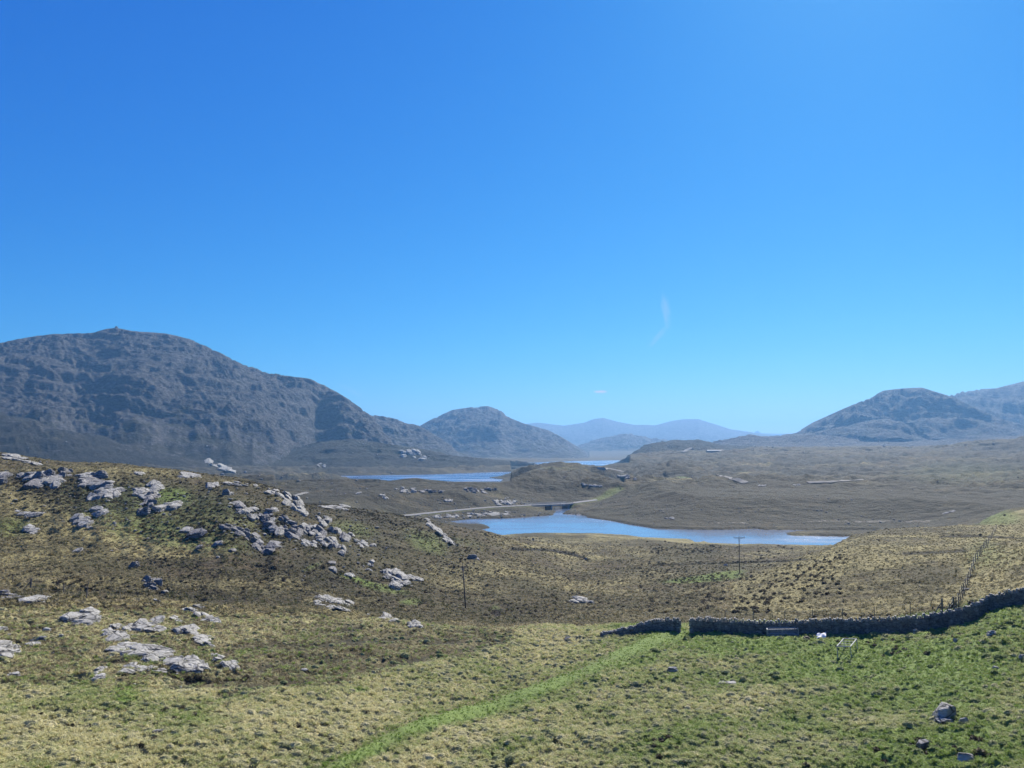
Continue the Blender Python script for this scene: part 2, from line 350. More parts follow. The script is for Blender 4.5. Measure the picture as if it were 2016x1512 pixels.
# crags and peat banks stepping through the middle distance
ks = slice(int(np.searchsorted(RR, 470)), int(np.searchsorted(RR, 2300))); xk, yk, rk = X[ks], Y[ks], R2[ks]
kn = ridged(xk / 95, yk / 60, 4, 161, 0.6); kw = sstep(480, 640, rk) * (1 - sstep(1900, 2300, rk)) * (stp[ks] < 14)
for S in SDF: kw = kw * sstep(8, 50, S[ks])
Zr[ks] += ((kn - 0.15) * 7.0 + (ridged(xk / 34, yk / 20, 3, 163, 0.6) - .1) * 2.2) * kw
for s_, sd in ((5.0, 171), (2.2, 172)):
    q = Zr[ks] / s_ + fbm(xk / 70, yk / 50, 3, sd) * 3.0; fl = np.floor(q); fr = q - fl; f2 = 0.3 * fr + 0.7 * sstep(0.62, 0.92, fr)
    Zr[ks] += s_ * (f2 - fr) * kw * 0.9 * sstep(-0.15, 0.3, fbm(xk / 60, yk / 45, 3, sd + 3))
fs2 = slice(int(np.searchsorted(RR, 5600)), NR)
Zr[fs2] += fbm(X[fs2] / 1500, Y[fs2] / 1500, 5, 71, 0.45) * rug[fs2] * 0.5
# keep every skyline where the photograph has it
TARG = {}
for hi, (nm, lb, pts, R, wf, wb, pw, rg, step) in enumerate(HILLS):
    zc, rc = line_z(pts, R)
    if rg < 20: continue
    w = np.exp(-((R2 - rc) / (0.30 * wb)) ** 2) * (own == hi)
    tgt = zc + fbm(TH * 260 + hi, TH * 0 + hi, 4, 40 + hi, 0.6) * ((0.0026 if rg > 20 else 0.0014) * rc)
    cur = np.array([Zr[min(np.searchsorted(RR, rc[j]), NR - 1), j] for j in range(NT)])
    dff = tgt - cur; kk = np.hanning(13); kk /= kk.sum(); dff = np.convolve(dff, kk, mode='same')
    Zr = Zr + dff * w * (w > 0.004)
    tgt = zc + 0.002 * rc
    over = (Zr / R2 > (tgt / rc)) & (own == hi) & (R2 < rc * 1.6)
    Zr = np.where(over, (tgt / rc) * R2 - 0.002 * np.abs(R2 - rc), Zr)
Z = Zr
ang = R2 * 0 + T2
# moor and hillside relief, near to middle distance
ms = slice(int(np.searchsorted(RR, 96)), int(np.searchsorted(RR, 2600)))
xs, ys, rs = X[ms], Y[ms], R2[ms]
lowr = 1 - np.clip(rug[ms] / 10, 0, 1)
lump = fbm(xs / 22, ys / 22, 4, 81, 0.55) * 1.5 + (ridged(xs / 70, ys / 42, 4, 83, 0.6) * 3.2 + ridged(xs / 24, ys / 14, 3, 84) * 1.0) * sstep(300, 650, rs) + ridged(xs / 150, ys / 110, 4, 85) * 6 * sstep(700, 1500, rs) + ridged(xs / 30, ys / 20, 3, 87) * 0.7 * (rs < 330) * sstep(120, 170, rs)
lw = 1.0 * sstep(96, 130, rs)
for S in SDF: lw = lw * sstep(2, 30, S[ms])
Z[ms] += lump * lw * (0.45 + 0.35 * lowr) * np.where((rs < 310) & (T2[ms] > ray(1430, 1100)[0]), 0.25, 1.0)

def under(line, ra, rb, slack=0.0006):
    th = [ray(*p)[0] for p in line]; sl = [ray(*p)[1] for p in line]
    s_ = np.interp(TH, th, sl); m_ = (T2 > th[0]) & (T2 < th[-1]) & (R2 > ra) & (R2 < rb)
    return np.where(m_, np.minimum(Z, s_ * R2 - slack * (rb - R2)), Z)
Z = under([(1000,945),(1040,927.5),(1065,920.5),(1090,917.5),(1131,921.5),(1180,933.5),(1230,950)], 560, 900, 0.0001)
Z = under([(540,946),(600,943.5),(680,942.6),(740,943),(765,946.5),(800,942),(820,941),(850,944.5),(900,949.5),(985,950),(1006,946)], 340, 1098, 0.0002)
Z = under([(1005,925),(1039,916.5),(1085,920.5),(1131,923.5),(1180,918),(1208,912.5),(1240,910.5)], 1000, 1880, 0.0002)
# pixel coordinates of every vertex (used only to read the photograph's ground cover)
def pix(X, Y, Z):
    dep = Y * CP + Z * SP; dep = np.where(dep > 1e-3, dep, 1e-3)
    return 1008 + F * X / dep, 756 - F * (-Y * SP + Z * CP) / dep
PX, PY = pix(X, Y, Z)
front = Y > 1
PX = np.where(front, PX, -9999); PY = np.where(front, PY, -9999)
def blob(cx, cy, rx, ry, rot=0, r0=0, r1=1e9):
    c, s = math.cos(math.radians(rot)), math.sin(math.radians(rot))
    dx, dy = PX - cx, PY - cy
    u = (dx * c + dy * s) / rx; v = (-dx * s + dy * c) / ry
    return np.exp(-(u * u + v * v) ** 1.5) * (R2 >= r0) * (R2 < r1)
def band(pts, w, r0=0, r1=1e9, soft=1.0):
    d = np.full(PX.shape, 1e9)
    for (ax, ay), (bx, by) in zip(pts[:-1], pts[1:]):
        ex, ey = bx - ax, by - ay; qx, qy = PX - ax, PY - ay
        t = np.clip((qx * ex + qy * ey) / (ex * ex + ey * ey), 0, 1)
        d = np.minimum(d, np.hypot(qx - ex * t, (qy - ey * t)))
    return (1 - sstep(w * (1 - 0.5 * soft), w * (1 + 0.5 * soft), d)) * (R2 >= r0) * (R2 < r1)

WALL_L = [(1183,1253),(1205,1250),(1240,1247),(1280,1244),(1336,1244)]
WALL_R = [(1361,1246),(1430,1247),(1500,1247.5),(1560,1248),(1600,1247),(1682,1248),(1734,1246),(1775,1243),(1827,1240),(1868,1234),(1909,1225),(1930,1213),(1951,1203),(1982,1193),(2016,1189),(2080,1181),(2200,1168),(2400,1150),(2650,1130)]
RIDGE_BEDS = [ [(430,1372),(520,1348),(600,1332),(674,1321),(798,1299),(922,1273),(985,1259)], [(470,1322),(560,1306),(673,1298),(798,1274),(872,1259),(950,1250)], [(440,1285),(525,1274),(640,1268),(723,1260),(800,1252)], [(330,1345),(420,1340),(480,1330)], [(560,1246),(640,1240),(700,1236)] ]
GREEN_STRIP = [(560,1560),(660,1512),(760,1462),(880,1415),(1000,1385),(1080,1358),(1180,1315),(1290,1262),(1330,1246)]
field = 1 - sstep(90, 97, R2)
# field relief: tussocks, the raised green strip and its stepped edge, old ridges
nf = slice(int(np.searchsorted(RR, 38)), int(np.searchsorted(RR, 165)))
xs, ys, rs = X[nf], Y[nf], R2[nf]
GS = band(GREEN_STRIP, 13, 40, 92, 1.6); GSE = band([(x + 22, y + 16) for x, y in GREEN_STRIP], 16, 40, 92)
RB = np.zeros_like(X)
for b in RIDGE_BEDS: RB = np.maximum(RB, band(b, 12, 40, 105, 2.0))
wxx = xs + 0.6 * gnoise(xs / 1.7, ys / 1.7, 7); wyy = ys + 0.6 * gnoise(xs / 1.7 + 5, ys / 1.7, 8)
hum = 1 - np.abs(gnoise(wxx / 0.85, wyy / 0.50, 14)) * 2.2            # rounded tussocks with sharp troughs
hum2 = 1 - np.abs(gnoise(wxx / 2.1, wyy / 1.3, 15)) * 2.0
fine = gnoise(xs / 0.33, ys / 0.25, 16)
HM = np.zeros_like(X); HM[nf] = hum
tus = (0.22 * hum + 0.09 * hum2 + 0.07 * fine)
smoothg = np.clip(GS[nf] * 0.85 + blob(1840, 1330, 150, 60, 0, 40, 90)[nf] * 0.6 + RB[nf] * 0.6, 0, 0.9)
tw = (sstep(38, 46, rs)) * (1 - 0.45 * sstep(96, 165, rs)) * (1 - smoothg)
Z[nf] += tus * tw + 0.45 * fbm(xs / 7, ys / 7, 3, 18) * sstep(42, 50, rs) * (1 - sstep(88, 96, rs) * 0.5)
Z += GS * 0.28 - GSE * 0.18 - RB * 0.36
# moor hummocks 165 - 320
nf2 = slice(int(np.searchsorted(RR, 120)), int(np.searchsorted(RR, 330)))
xs, ys, rs = X[nf2], Y[nf2], R2[nf2]
h3 = (1 - np.abs(gnoise(xs / 3.4, ys / 2.4, 24)) * 2.2) * 0.30 + gnoise(xs / 1.4, ys / 1.4, 25) * 0.12
lw = sstep(120, 150, rs)
for S in SDF: lw = lw * sstep(3, 20, S[nf2])
Z[nf2] += h3 * lw
# peat hags and hollows: (px, py, rx, ry, depth)
HAGS = [(105,1160,14,7,1.0),(28,1152,10,6,.6),(155,1143,18,4,.6),(170,1162,18,5,.8),(212,1144,16,4,.6),(215,1164,14,4,.9),(132,1150,8,5,.7),(262,1172,24,4,.8),(300,1172,22,4,.9),(205,1180,14,4,.6),(240,1150,16,3,.6),(320,1160,10,6,.8),(392,1183,14,6,1.2),(420,1172,28,3,.8),(455,1172,14,4,.8),(474,1166,6,5,.7),(440,1190,16,3,.6),
        (158,1334,15,6,.9),(28,1265,12,5,.5),(62,1262,14,4,.6),(98,1420,12,4,.4),(106,1408,8,3,.3),(168,1404,9,3,.3),(135,1408,6,3,.3),(282,1458,9,4,.4),(250,1460,8,3,.3),(890,1310,14,3.5,.5),(1857,1250,22,6,.9),(1780,1252,10,4,.5),(1775,1270,12,3,.3),(1722,1276,14,3,.3),(1750,1290,16,3,.3),(380,1332,26,4,.3),(690,1140,8,3,.5),(700,1148,9,3,.5),(545,1122,16,3,.5),(602,1150,12,3,.5),(760,1118,14,3,.5),(1140,1232,12,3,.4),(770,1178,20,4,.5),(830,1185,14,4,.5),(900,1229,18,4,.4),(975,1205,12,12,.6)]
PEAT = np.zeros_like(X)
RHM = ((T2 > ray(1440, 1150)[0]) & (R2 > 96) & (R2 < 300)).astype(float) * sstep(ray(1440, 1150)[0], ray(1560, 1150)[0], T2)
FUR = ridged(X / 26, (R2 + 2.5 * fbm(X / 20, Y / 20, 2, 190)) / 4.2, 2, 191) * RHM
Z += FUR * 0.22
for cx, cy, rx, ry, dp in HAGS:
    b = blob(cx, cy, rx, ry, 0, 40, 240); PEAT = np.maximum(PEAT, b * (0.9 if dp > .45 else 0.6)); Z -= b * dp * 1.3
# lochs: carve the bed, raise a peat bank
for (nm, lb, lev, pts), S in zip(LOCHS, SDF):
    bank = 1.0 if lev > -45 else 1.1
    ins = S < 0
    Z = np.where(ins, np.minimum(Z, lev - 0.25 - np.minimum(-S * 0.15, 4)), Z)
    outb = (S >= 0) & (S < 110)
    Z = np.where(outb, np.maximum(Z, lev + bank * sstep(0, 2.5, S)), Z)
# road bed
def road_pt(px, py, r):
    t, s = ray(px, py); return Vector((r * math.sin(t), r * math.cos(t), s * r))
ROAD = [road_pt(760,1018,418), road_pt(802,1014,430), road_pt(880,1006,446), road_pt(957,999,464), road_pt(1010,996,478), road_pt(1046,994,490), road_pt(1080,992.5,500), road_pt(1114,991,508), road_pt(1160,985.5,530), road_pt(1214,978.5,566)]
def cat(pts, n=8):
    out = []
    for i in range(len(pts) - 1):
        p0, p1, p2, p3 = pts[max(i - 1, 0)], pts[i], pts[i + 1], pts[min(i + 2, len(pts) - 1)]
        for j in range(n):
            t = j / n
            out.append(0.5 * ((2 * p1) + (p2 - p0) * t + (2 * p0 - 5 * p1 + 4 * p2 - p3) * t * t + (3 * p1 - p0 - 3 * p2 + p3) * t ** 3))
    out.append(pts[-1]); return out
RS = cat(ROAD, 6)
rm = (R2 > 380) & (R2 < 640) & (PX > 700) & (PX < 1300)
xr, yr, zr = X[rm], Y[rm], Z[rm]
bd = np.full(xr.shape, 1e9); bzr = np.zeros(xr.shape); bt = np.zeros(xr.shape)
for i in range(len(RS) - 1):
    a, b = RS[i], RS[i + 1]; ex, ey = b.x - a.x, b.y - a.y
    t = np.clip(((xr - a.x) * ex + (yr - a.y) * ey) / (ex * ex + ey * ey), 0, 1)
    d = np.hypot(xr - a.x - ex * t, yr - a.y - ey * t); u = d < bd
    bd = np.where(u, d, bd); bzr = np.where(u, a.z + (b.z - a.z) * t, bzr); bt = np.where(u, i + t, bt)
b0, b1 = 5 * 6, 7 * 6          # the bridge span: keep the channel open below
onb = sstep(b0 - 1.5, b0 + 1.5, bt) * (1 - sstep(b1 - 1.5, b1 + 1.5, bt))
k_ = (1 - sstep(4.5, 14, bd)) * (1 - onb) * (1 - sstep(len(RS) - 9, len(RS) - 2, bt))
Z[rm] = zr * (1 - k_) + (bzr - 0.35) * k_
bridge_ch = onb * (1 - sstep(8, 16, bd))
Z[rm] = Z[rm] * (1 - bridge_ch) + np.minimum(Z[rm], -42.8) * bridge_ch

# sampling ------------------------------------------------------------
def ground(x, y):
    x = np.asarray(x, float); y = np.asarray(y, float)
    th = np.arctan2(x, y); r = np.hypot(x, y)
    j = np.clip(np.searchsorted(TH, th) - 1, 0, NT - 2); i = np.clip(np.searchsorted(RR, r) - 1, 0, NR - 2)
    u = np.clip((th - TH[j]) / (TH[j + 1] - TH[j]), 0, 1); v = np.clip((r - RR[i]) / (RR[i + 1] - RR[i]), 0, 1)
    return (Z[i, j] * (1 - u) + Z[i, j + 1] * u) * (1 - v) + (Z[i + 1, j] * (1 - u) + Z[i + 1, j + 1] * u) * v
def hit(px, py, r0=44, r1=9000):
    t, s = ray(px, py)
    j = int(np.clip(np.searchsorted(TH, t) - 1, 0, NT - 2)); u = (t - TH[j]) / (TH[j + 1] - TH[j])
    col = Z[:, j] * (1 - u) + Z[:, j + 1] * u
    i0 = int(np.searchsorted(RR, r0)); i1 = int(np.searchsorted(RR, r1))
    d = col[i0:i1] - s * RR[i0:i1]
    k = np.argmax(d > 0)
    if not d[k] > 0: k = int(np.argmax(d))
    i = i0 + k
    if k > 0 and d[k] > 0:
        a, b = -d[k - 1], d[k]; r = RR[i - 1] + (RR[i] - RR[i - 1]) * a / (a + b + 1e-12)
    else: r = RR[i]
    x, y = r * math.sin(t), r * math.cos(t)
    return Vector((x, y, float(ground(x, y)))), r

# ground cover --------------------------------------------------------
PX, PY = pix(X, Y, Z); PX = np.where(front, PX, -9999); PY = np.where(front, PY, -9999)
dZr = np.gradient(Z, axis=0) / np.gradient(R2, axis=0)
dZt = np.gradient(Z, axis=1) / (np.gradient(T2, axis=1) * R2)
slope = np.hypot(dZr, dZt)
rock = np.zeros_like(Z); green = np.zeros_like(Z); dark = np.zeros_like(Z); straw = np.zeros_like(Z)
lowf = fbm(X / 130, Y / 130, 4, 101); midf = fbm(X / 26, Y / 26, 4, 102); nearf = fbm(X / 6, Y / 6, 4, 103)
isfar = sstep(1200, 1700, R2)
# mountains: bare rock on ledges and steeps
mt = np.clip(rug / 30, 0, 1) * isfar
rkn = np.zeros_like(Z)
rkn[fs] = ridged(X[fs] / 70, Y[fs] / 70, 4, 121, 0.65)
hgt = np.clip((Z + 20) / 140, 0, 1)
rock += mt * np.clip(0.30 + 0.42 * rkn + 0.35 * hgt + 0.30 * sstep(0.3, 0.9, slope) + 0.28 * midf, 0, 1)
rock += (own == 11) * 0.25 + (own == 10) * 0.42
dark += isfar * 0.22 + 0.25 * lowf * isfar
# moor
RN = R2 + np.where(PX < 1180, 1, 0) * (14 * fbm(X / 14, Y / 14, 3, 150) - 6 * sstep(1180, 700, PX))
moor = (1 - isfar) * sstep(92, 98, RN); dark_ramp = sstep(95, 122, RN)
dark += moor * np.clip(0.30 + 0.48 * sstep(310, 420, R2) + 1.2 * lowf + 1.0 * midf + 0.25 * sstep(0.25, 0.6, slope), 0, 1)
straw += moor * np.clip(0.24 - 0.9 * lowf + 0.7 * midf - 0.34 * sstep(320, 420, R2), 0, 0.8)
rock += moor * np.clip((0.52 * ridged(X / 24, Y / 18, 4, 131) - 0.12), 0, 1) * sstep(280, 700, R2) * 0.55
dark *= np.where(R2 < 200, dark_ramp, 1)
# field
fl = 1 - sstep(92, 98, RN)
gx = sstep(900, 1900, PX)
straw += fl * np.clip(0.60 + 0.50 * nearf + 0.35 * midf - 0.28 * gx + 0.10 * HM, 0, 1)  # strawier on crests: part of the hummock shading put into the cover
green += fl * np.clip(0.34 + 0.32 * gx - 0.45 * nearf - 0.3 * midf, 0, 1)
# named patches
green = np.maximum(green, GS * np.clip(0.72 + 0.5 * nearf, 0, 1))
straw *= 1 - GS * 0.75
green += GSE * 0.15
for b in [(1450,1262,170,22,0,40,97,.45),(1700,1300,160,40,0,40,97,.55),(1860,1350,110,50,-10,40,97,.55),(1900,1480,220,40,-12,40,97,.75),(1650,1500,120,25,0,40,97,.3),(1980,1200,60,14,-20,40,92,.7),(245,1365,22,22,0,40,97,.7),(480,1284,16,4,0,40,97,.6),(710,1357,22,5,0,40,97,.7),(160,1355,40,20,0,40,97,.35),
          (1385,1140,90,7,-4,100,300,.95),(1430,1128,50,5,-6,100,300,.7),(1960,1020,70,22,0,280,400,.62),(760,1160,60,10,10,100,300,.55),(700,1140,40,6,15,100,300,.6),(810,1185,30,8,0,100,300,.6),(610,1118,25,5,-25,100,300,.4),(840,1065,60,25,20,150,300,.5),(700,1040,60,20,10,150,300,.35),(930,1070,60,16,20,150,320,.35),(20,1040,60,25,0,120,320,.45),(340,975,30,12,0,150,320,.55),(330,1010,320,80,8,120,330,.42),(760,1110,200,50,8,120,330,.15),(330,1060,180,30,10,150,320,.2),
          (1100,922,60,5,3,700,2000,.4),(1350,942,26,4,8,700,1400,.7),(1340,930,50,3,6,700,1400,.4),(1900,930,220,40,0,500,1500,.35),(1120,998,18,5,-30,460,520,.8),(1850,1290,90,30,0,40,97,.5),(975,1200,14,12,0,120,240,.5),
          (1920,1090,60,40,-60,96,300,.35),(1990,1100,60,40,0,96,300,.35),(1900,1190,90,14,-20,85,130,.4)]:
    v = blob(*b[:7]) * b[7]; green = green + v
    straw = straw * (1 - 0.6 * np.clip(v, 0, 1)); dark = dark * (1 - 0.8 * np.clip(v, 0, 1))
for b in [(1080,1275,70,12,0,40,97,.5),(880,1475,120,20,-20,40,97,.5),(40,1400,80,40,0,40,97,.3),(330,1352,120,18,0,40,97,.4),(600,1400,200,30,-8,40,97,.2),(1400,1380,120,30,0,40,97,.2),(1975,1440,50,50,-30,40,90,.35),(300,1060,160,26,8,120,330,.6),(200,1040,60,20,0,120,330,.5),(330,1085,120,12,0,120,330,.5),(1940,1120,40,40,-55,96,250,.6),(1990,1050,60,30,0,200,330,.3),(1600,1130,70,40,-30,100,290,.4),
          (620,1180,30,6,-15,80,140,.5),(900,1225,50,6,0,96,200,.5),(250,1148,260,26,0,96,200,.28),(560,1240,200,16,-4,60,110,.25),(1500,1190,120,16,0,96,140,.3)]:
    v = blob(*b[:7]) * b[7]; straw = straw + v; dark = dark * (1 - 0.5 * np.clip(v, 0, 1))
for b in [(230,1150,220,28,0,100,200,.10),(420,1182,80,12,0,100,200,.5),(250,1000,260,45,12,200,330,.55),(520,1040,170,30,25,180,330,.5),(60,950,70,20,0,200,330,.4),(1080,1195,280,34,0,100,200,.46),(1100,1130,220,24,0,150,290,.3),(270,1165,90,18,0,105,170,.45),(425,1180,60,9,0,105,170,.6),(1450,1150,150,25,-8,100,250,.2),(1500,985,220,30,0,480,760,.8),(1080,960,120,25,0,650,900,.9),(1990,880,120,10,-6,1400,1800,.8),(640,1135,100,14,10,110,300,.3),(180,960,160,26,8,200,330,.4),(1706,962,24,4,0,600,1100,.9),
          (560,1360,120,12,-12,60,90,.1)]:
    v = blob(*b[:7]) * b[7]; dark = dark + v; straw = straw * (1 - 0.5 * np.clip(v, 0, 1))
RB = RB * np.clip(0.75 + nearf + midf, 0, 1); dark = dark + RB * 0.9; straw = straw * (1 - 0.8 * RB); green = green * (1 - 0.5 * RB)
BR = (1 - sstep(-14, 14, PY - np.interp(PX, [-200, 0, 250, 450, 600, 700, 860, 1010, 1100], [1330, 1345, 1345, 1372, 1352, 1334, 1296, 1262, 1235]) + 40 * nearf + 30 * midf)) * (1 - sstep(1000, 1120, PX)) * (R2 < 112) * (R2 > 50)
streak = fbm(X / 5 + Y / 9, Y / 1.6 - X / 7, 3, 151)
straw = straw * (1 - BR * np.clip(0.30 - 1.1 * streak, 0, .8)); green = green * (1 - 0.35 * BR); dark = dark + BR * np.clip(0.0 - 0.8 * streak + 0.3 * midf, 0, .7)
dark = dark + np.clip(-FUR, 0, 1) * 0.9
# the right hill behind the wall: brown, faintly lined with straw
rh = ((T2 > ray(1420, 1150)[0]) & (R2 > 92) & (R2 < 320)).astype(float)
straw = straw + rh * (0.10 + 0.35 * fbm(X / 3, Y / 9, 3, 140) + 0.22 * sstep(1800, 1950, PX) - 0.10 * sstep(150, 220, R2) * 0)
dark = dark * (1 - 0.85 * rh) + rh * (0.10 + 0.6 * fbm(X / 14, Y / 3.5, 3, 141)) + np.clip(-FUR, 0, 1) * .55; straw = straw * (1 - np.clip(-FUR, 0, .8))
# bare stones along the loch shore and fringe
S1 = SDF[0]
rock += (PX > 850) * (PX < 1060) * (R2 > 420) * (R2 < 500) * (S1 > 0) * (1 - sstep(3, 14, S1)) * 0.45
dark += ((S1 > 0) & (S1 < 2.0) & (R2 < 600)) * 0.8  # dark shore rim: peat bank and its shade put into the cover
for S in SDF[1:]: dark += ((S > 0) & (S < 4)) * 0.5
RDM = np.zeros_like(Z); RDM[rm] = (1 - sstep(4, 9, bd)) * (1 - onb)
green = np.maximum(green, RDM * 0.55); dark *= 1 - RDM
for line, w_, k1 in (([(1008,1080),(1050,1080),(1090,1083),(1130,1091),(1156,1101)], 2.6, 1.0), ([(1280,1112),(1400,1108),(1520,1105),(1600,1100)], 1.8, .6), ([(1850,1055),(1920,1054),(2016,1058)], 2.2, .8), ([(1780,1088),(1850,1086),(1900,1083)], 3, .5), ([(620,1046),(760,1052),(900,1062)], 2.5, .5)):
    v = band(line, w_, 150, 330, 1.4); PEAT = np.maximum(PEAT, v * .7 * k1); dark += v; straw *= 1 - .8 * v
    Z -= v * 0.5 * k1
for line, w_ in (([(1590,1027),(1640,1025),(1720,1027),(1830,1026)], 3.5), ([(1400,1029),(1500,1030)], 2)):
    v = band(line, w_, 380, 520, 1.6); rock += v * .55
# wet flats by the near loch
rock = np.clip(rock, 0, 1); green = np.clip(green, 0, 1); dark = np.clip(dark, 0, 1); straw = np.clip(straw, 0, 1)

# ------------------------------------------------------------------ materials
def new_mat(name):
    m = bpy.data.materials.new(name); m.use_nodes = True; nt = m.node_tree
    b = nt.nodes['Principled BSDF']; b.inputs['Roughness'].default_value = 0.9; b.inputs['Specular IOR Level'].default_value = 0.2
    return m, nt, b
class G:
    def __init__(s, nt): s.nt = nt; s.N = nt.nodes; s.L = nt.links
    def put(s, sock, v):
        if isinstance(v, (int, float)): sock.default_value = v
        elif isinstance(v, (tuple, list)): sock.default_value = tuple(v) + ((1,) if len(v) == 3 and sock.type == 'RGBA' else ())
        elif v is not None: s.L.new(v, sock)
    def math(s, op, a, b=None, c=None, clamp=False):
        n = s.N.new('ShaderNodeMath'); n.operation = op; n.use_clamp = clamp
        for i, v in enumerate((a, b, c)): s.put(n.inputs[i], v)
        return n.outputs[0]
    def noise(s, vec, scale, detail=4, rough=0.55, dist=0):
        n = s.N.new('ShaderNodeTexNoise'); n.inputs['Scale'].default_value = scale; n.inputs['Detail'].default_value = detail
        n.inputs['Roughness'].default_value = rough; n.inputs['Distortion'].default_value = dist
        s.put(n.inputs['Vector'], vec); return n.outputs[0]
    def mix(s, f, a, b, blend='MIX'):
        n = s.N.new('ShaderNodeMix'); n.data_type = 'RGBA'; n.blend_type = blend
        s.put(n.inputs[0], f); s.put(n.inputs[6], a); s.put(n.inputs[7], b); return n.outputs[2]
    def thr(s, mask, noise, k, sharp, mid=0.5):
        v = s.math('MULTIPLY_ADD', s.math('SUBTRACT', noise, 0.5), k, mask)
        return s.math('MULTIPLY_ADD', s.math('SUBTRACT', v, mid), sharp, 0.5, clamp=True)
    def mapping(s, vec, scale=(1, 1, 1), rot=(0, 0, 0)):
        n = s.N.new('ShaderNodeMapping'); n.inputs['Scale'].default_value = scale; n.inputs['Rotation'].default_value = rot
        s.put(n.inputs[0], vec); return n.outputs[0]
    def bump(s, h, strength, dist, normal=None):
        n = s.N.new('ShaderNodeBump'); n.inputs['Strength'].default_value = strength; n.inputs['Distance'].default_value = dist
        s.put(n.inputs['Height'], h)
        if normal is not None: s.L.new(normal, n.inputs['Normal'])
        return n.outputs[0]

def terrain_mat(name, far=False, near=False):
    m, nt, b = new_mat(name); g = G(nt)
    geo_ = g.N.new('ShaderNodeNewGeometry'); P = geo_.outputs['Position']
    at = g.N.new('ShaderNodeAttribute'); at.attribute_name = 'cover'
    sp = g.N.new('ShaderNodeSeparateColor'); g.L.new(at.outputs['Color'], sp.inputs[0])
    at2 = g.N.new('ShaderNodeAttribute'); at2.attribute_name = 'cover_more'
    sp2 = g.N.new('ShaderNodeSeparateColor'); g.L.new(at2.outputs['Color'], sp2.inputs[0])
    rockm, greenm, darkm = sp.outputs; strawm, peatm, _ = sp2.outputs
    k = 0.2 if far else 1.0
    n1 = g.noise(P, 0.02 if not far else 0.006, 5, 0.6)
    n2 = g.noise(P, 0.22 * k, 6, 0.65)
    n3 = g.noise(P, 1.3 * k, 6, 0.7)
    n4 = g.noise(P, 6.0 * k, 4, 0.7)
    col = g.mix(n2, (0.050, 0.037, 0.022), (0.118, 0.090, 0.050)) if not far else g.mix(n2, (0.030, 0.029, 0.020), (0.066, 0.062, 0.038))
    col = g.mix(g.math('MULTIPLY', n3, 0.6), col, (0.105, 0.084, 0.046))
    olive = g.thr(n1, n2, 0.8, 2.5)
    col = g.mix(g.math('MULTIPLY', olive, 0.55), col, (0.080, 0.088, 0.034))
    nm = g.noise(g.mapping(P, (1, 1.4, 1)), 0.07 if not far else 0.02, 6, 0.68); nmm = g.math('MULTIPLY_ADD', nm, 0.65, g.math('MULTIPLY', n2, 0.35))
    f = g.thr(darkm, nmm, 2.6, 3.2, 0.47); f = g.math('MULTIPLY', f, g.thr(n3, n4, 0.5, 2.0, 0.35))
    dcol = g.mix(n3, (0.022, 0.017, 0.012), (0.046, 0.046, 0.022))
    col = g.mix(f, col, dcol)
    f = g.thr(strawm, n3, 1.3, 1.8) if near else g.thr(strawm, g.math('MULTIPLY_ADD', nm, 0.5, g.math('MULTIPLY', n3, 0.5)), 2.0, 2.2)
    scol = g.mix(n4, (0.17, 0.16, 0.07), (0.42, 0.37, 0.19))
    col = g.mix(f, col, scol)
    f = g.thr(greenm, n3, 0.9, 2.4)
    gcol = g.mix(n4, (0.080, 0.130, 0.026), (0.21, 0.27, 0.075))
    col = g.mix(f, col, gcol)
    col = g.mix(g.thr(peatm, n3, 0.5, 3.0), col, (0.016, 0.012, 0.009))
    r1 = g.noise(g.mapping(P, (1, 1, 2.2), (0, 0.5, 0)), 0.024 if far else 0.35, 10, 0.74)
    r2 = g.noise(g.mapping(P, (1, 1, 2.5), (0, 0.6, 0)), 0.05 if far else 2.5, 8, 0.75)
    f = g.thr(rockm, r1, 2.2, 4.0, 0.60) if far else g.thr(rockm, r1, 1.5, 5.0, 0.62)
    rcol = g.mix(g.math('MULTIPLY_ADD', r2, 2.2, -0.7, clamp=True), (0.045, 0.046, 0.048), (0.34, 0.33, 0.31)) if far else g.mix(r2, (0.15, 0.145, 0.145), (0.38, 0.365, 0.35))
    rcol = g.mix(g.math('MULTIPLY', n2, 0.5), rcol, (0.20, 0.18, 0.155) if not far else (0.11, 0.105, 0.095))
    col = g.mix(f, col, rcol)
    col = g.mix(1.0, col, (1, 1, 1) if near else (0.79, 0.76, 0.67) if not far else (0.64, 0.63, 0.62), 'MULTIPLY')
    g.L.new(col, b.inputs['Base Color'])
    if far:
        nrm = g.bump(r1, 1.0, 26.0)
        nrm = g.bump(r2, 0.9, 9.0, nrm)
    else:
        nrm = g.bump(n2, 0.5, 1.2)
        if not near: nrm = g.bump(n2, 0.6, 1.6, g.bump(nm, 0.8, 5.0))
        nrm = g.bump(n3, 0.7, 0.35, nrm)
        nrm = g.bump(n4, 0.6, 0.10, nrm)
    g.L.new(nrm, b.inputs['Normal'])
    return m
M_field = terrain_mat('pasture', near=True); M_moor = terrain_mat('moor'); M_far = terrain_mat('mountain_slopes', far=True)

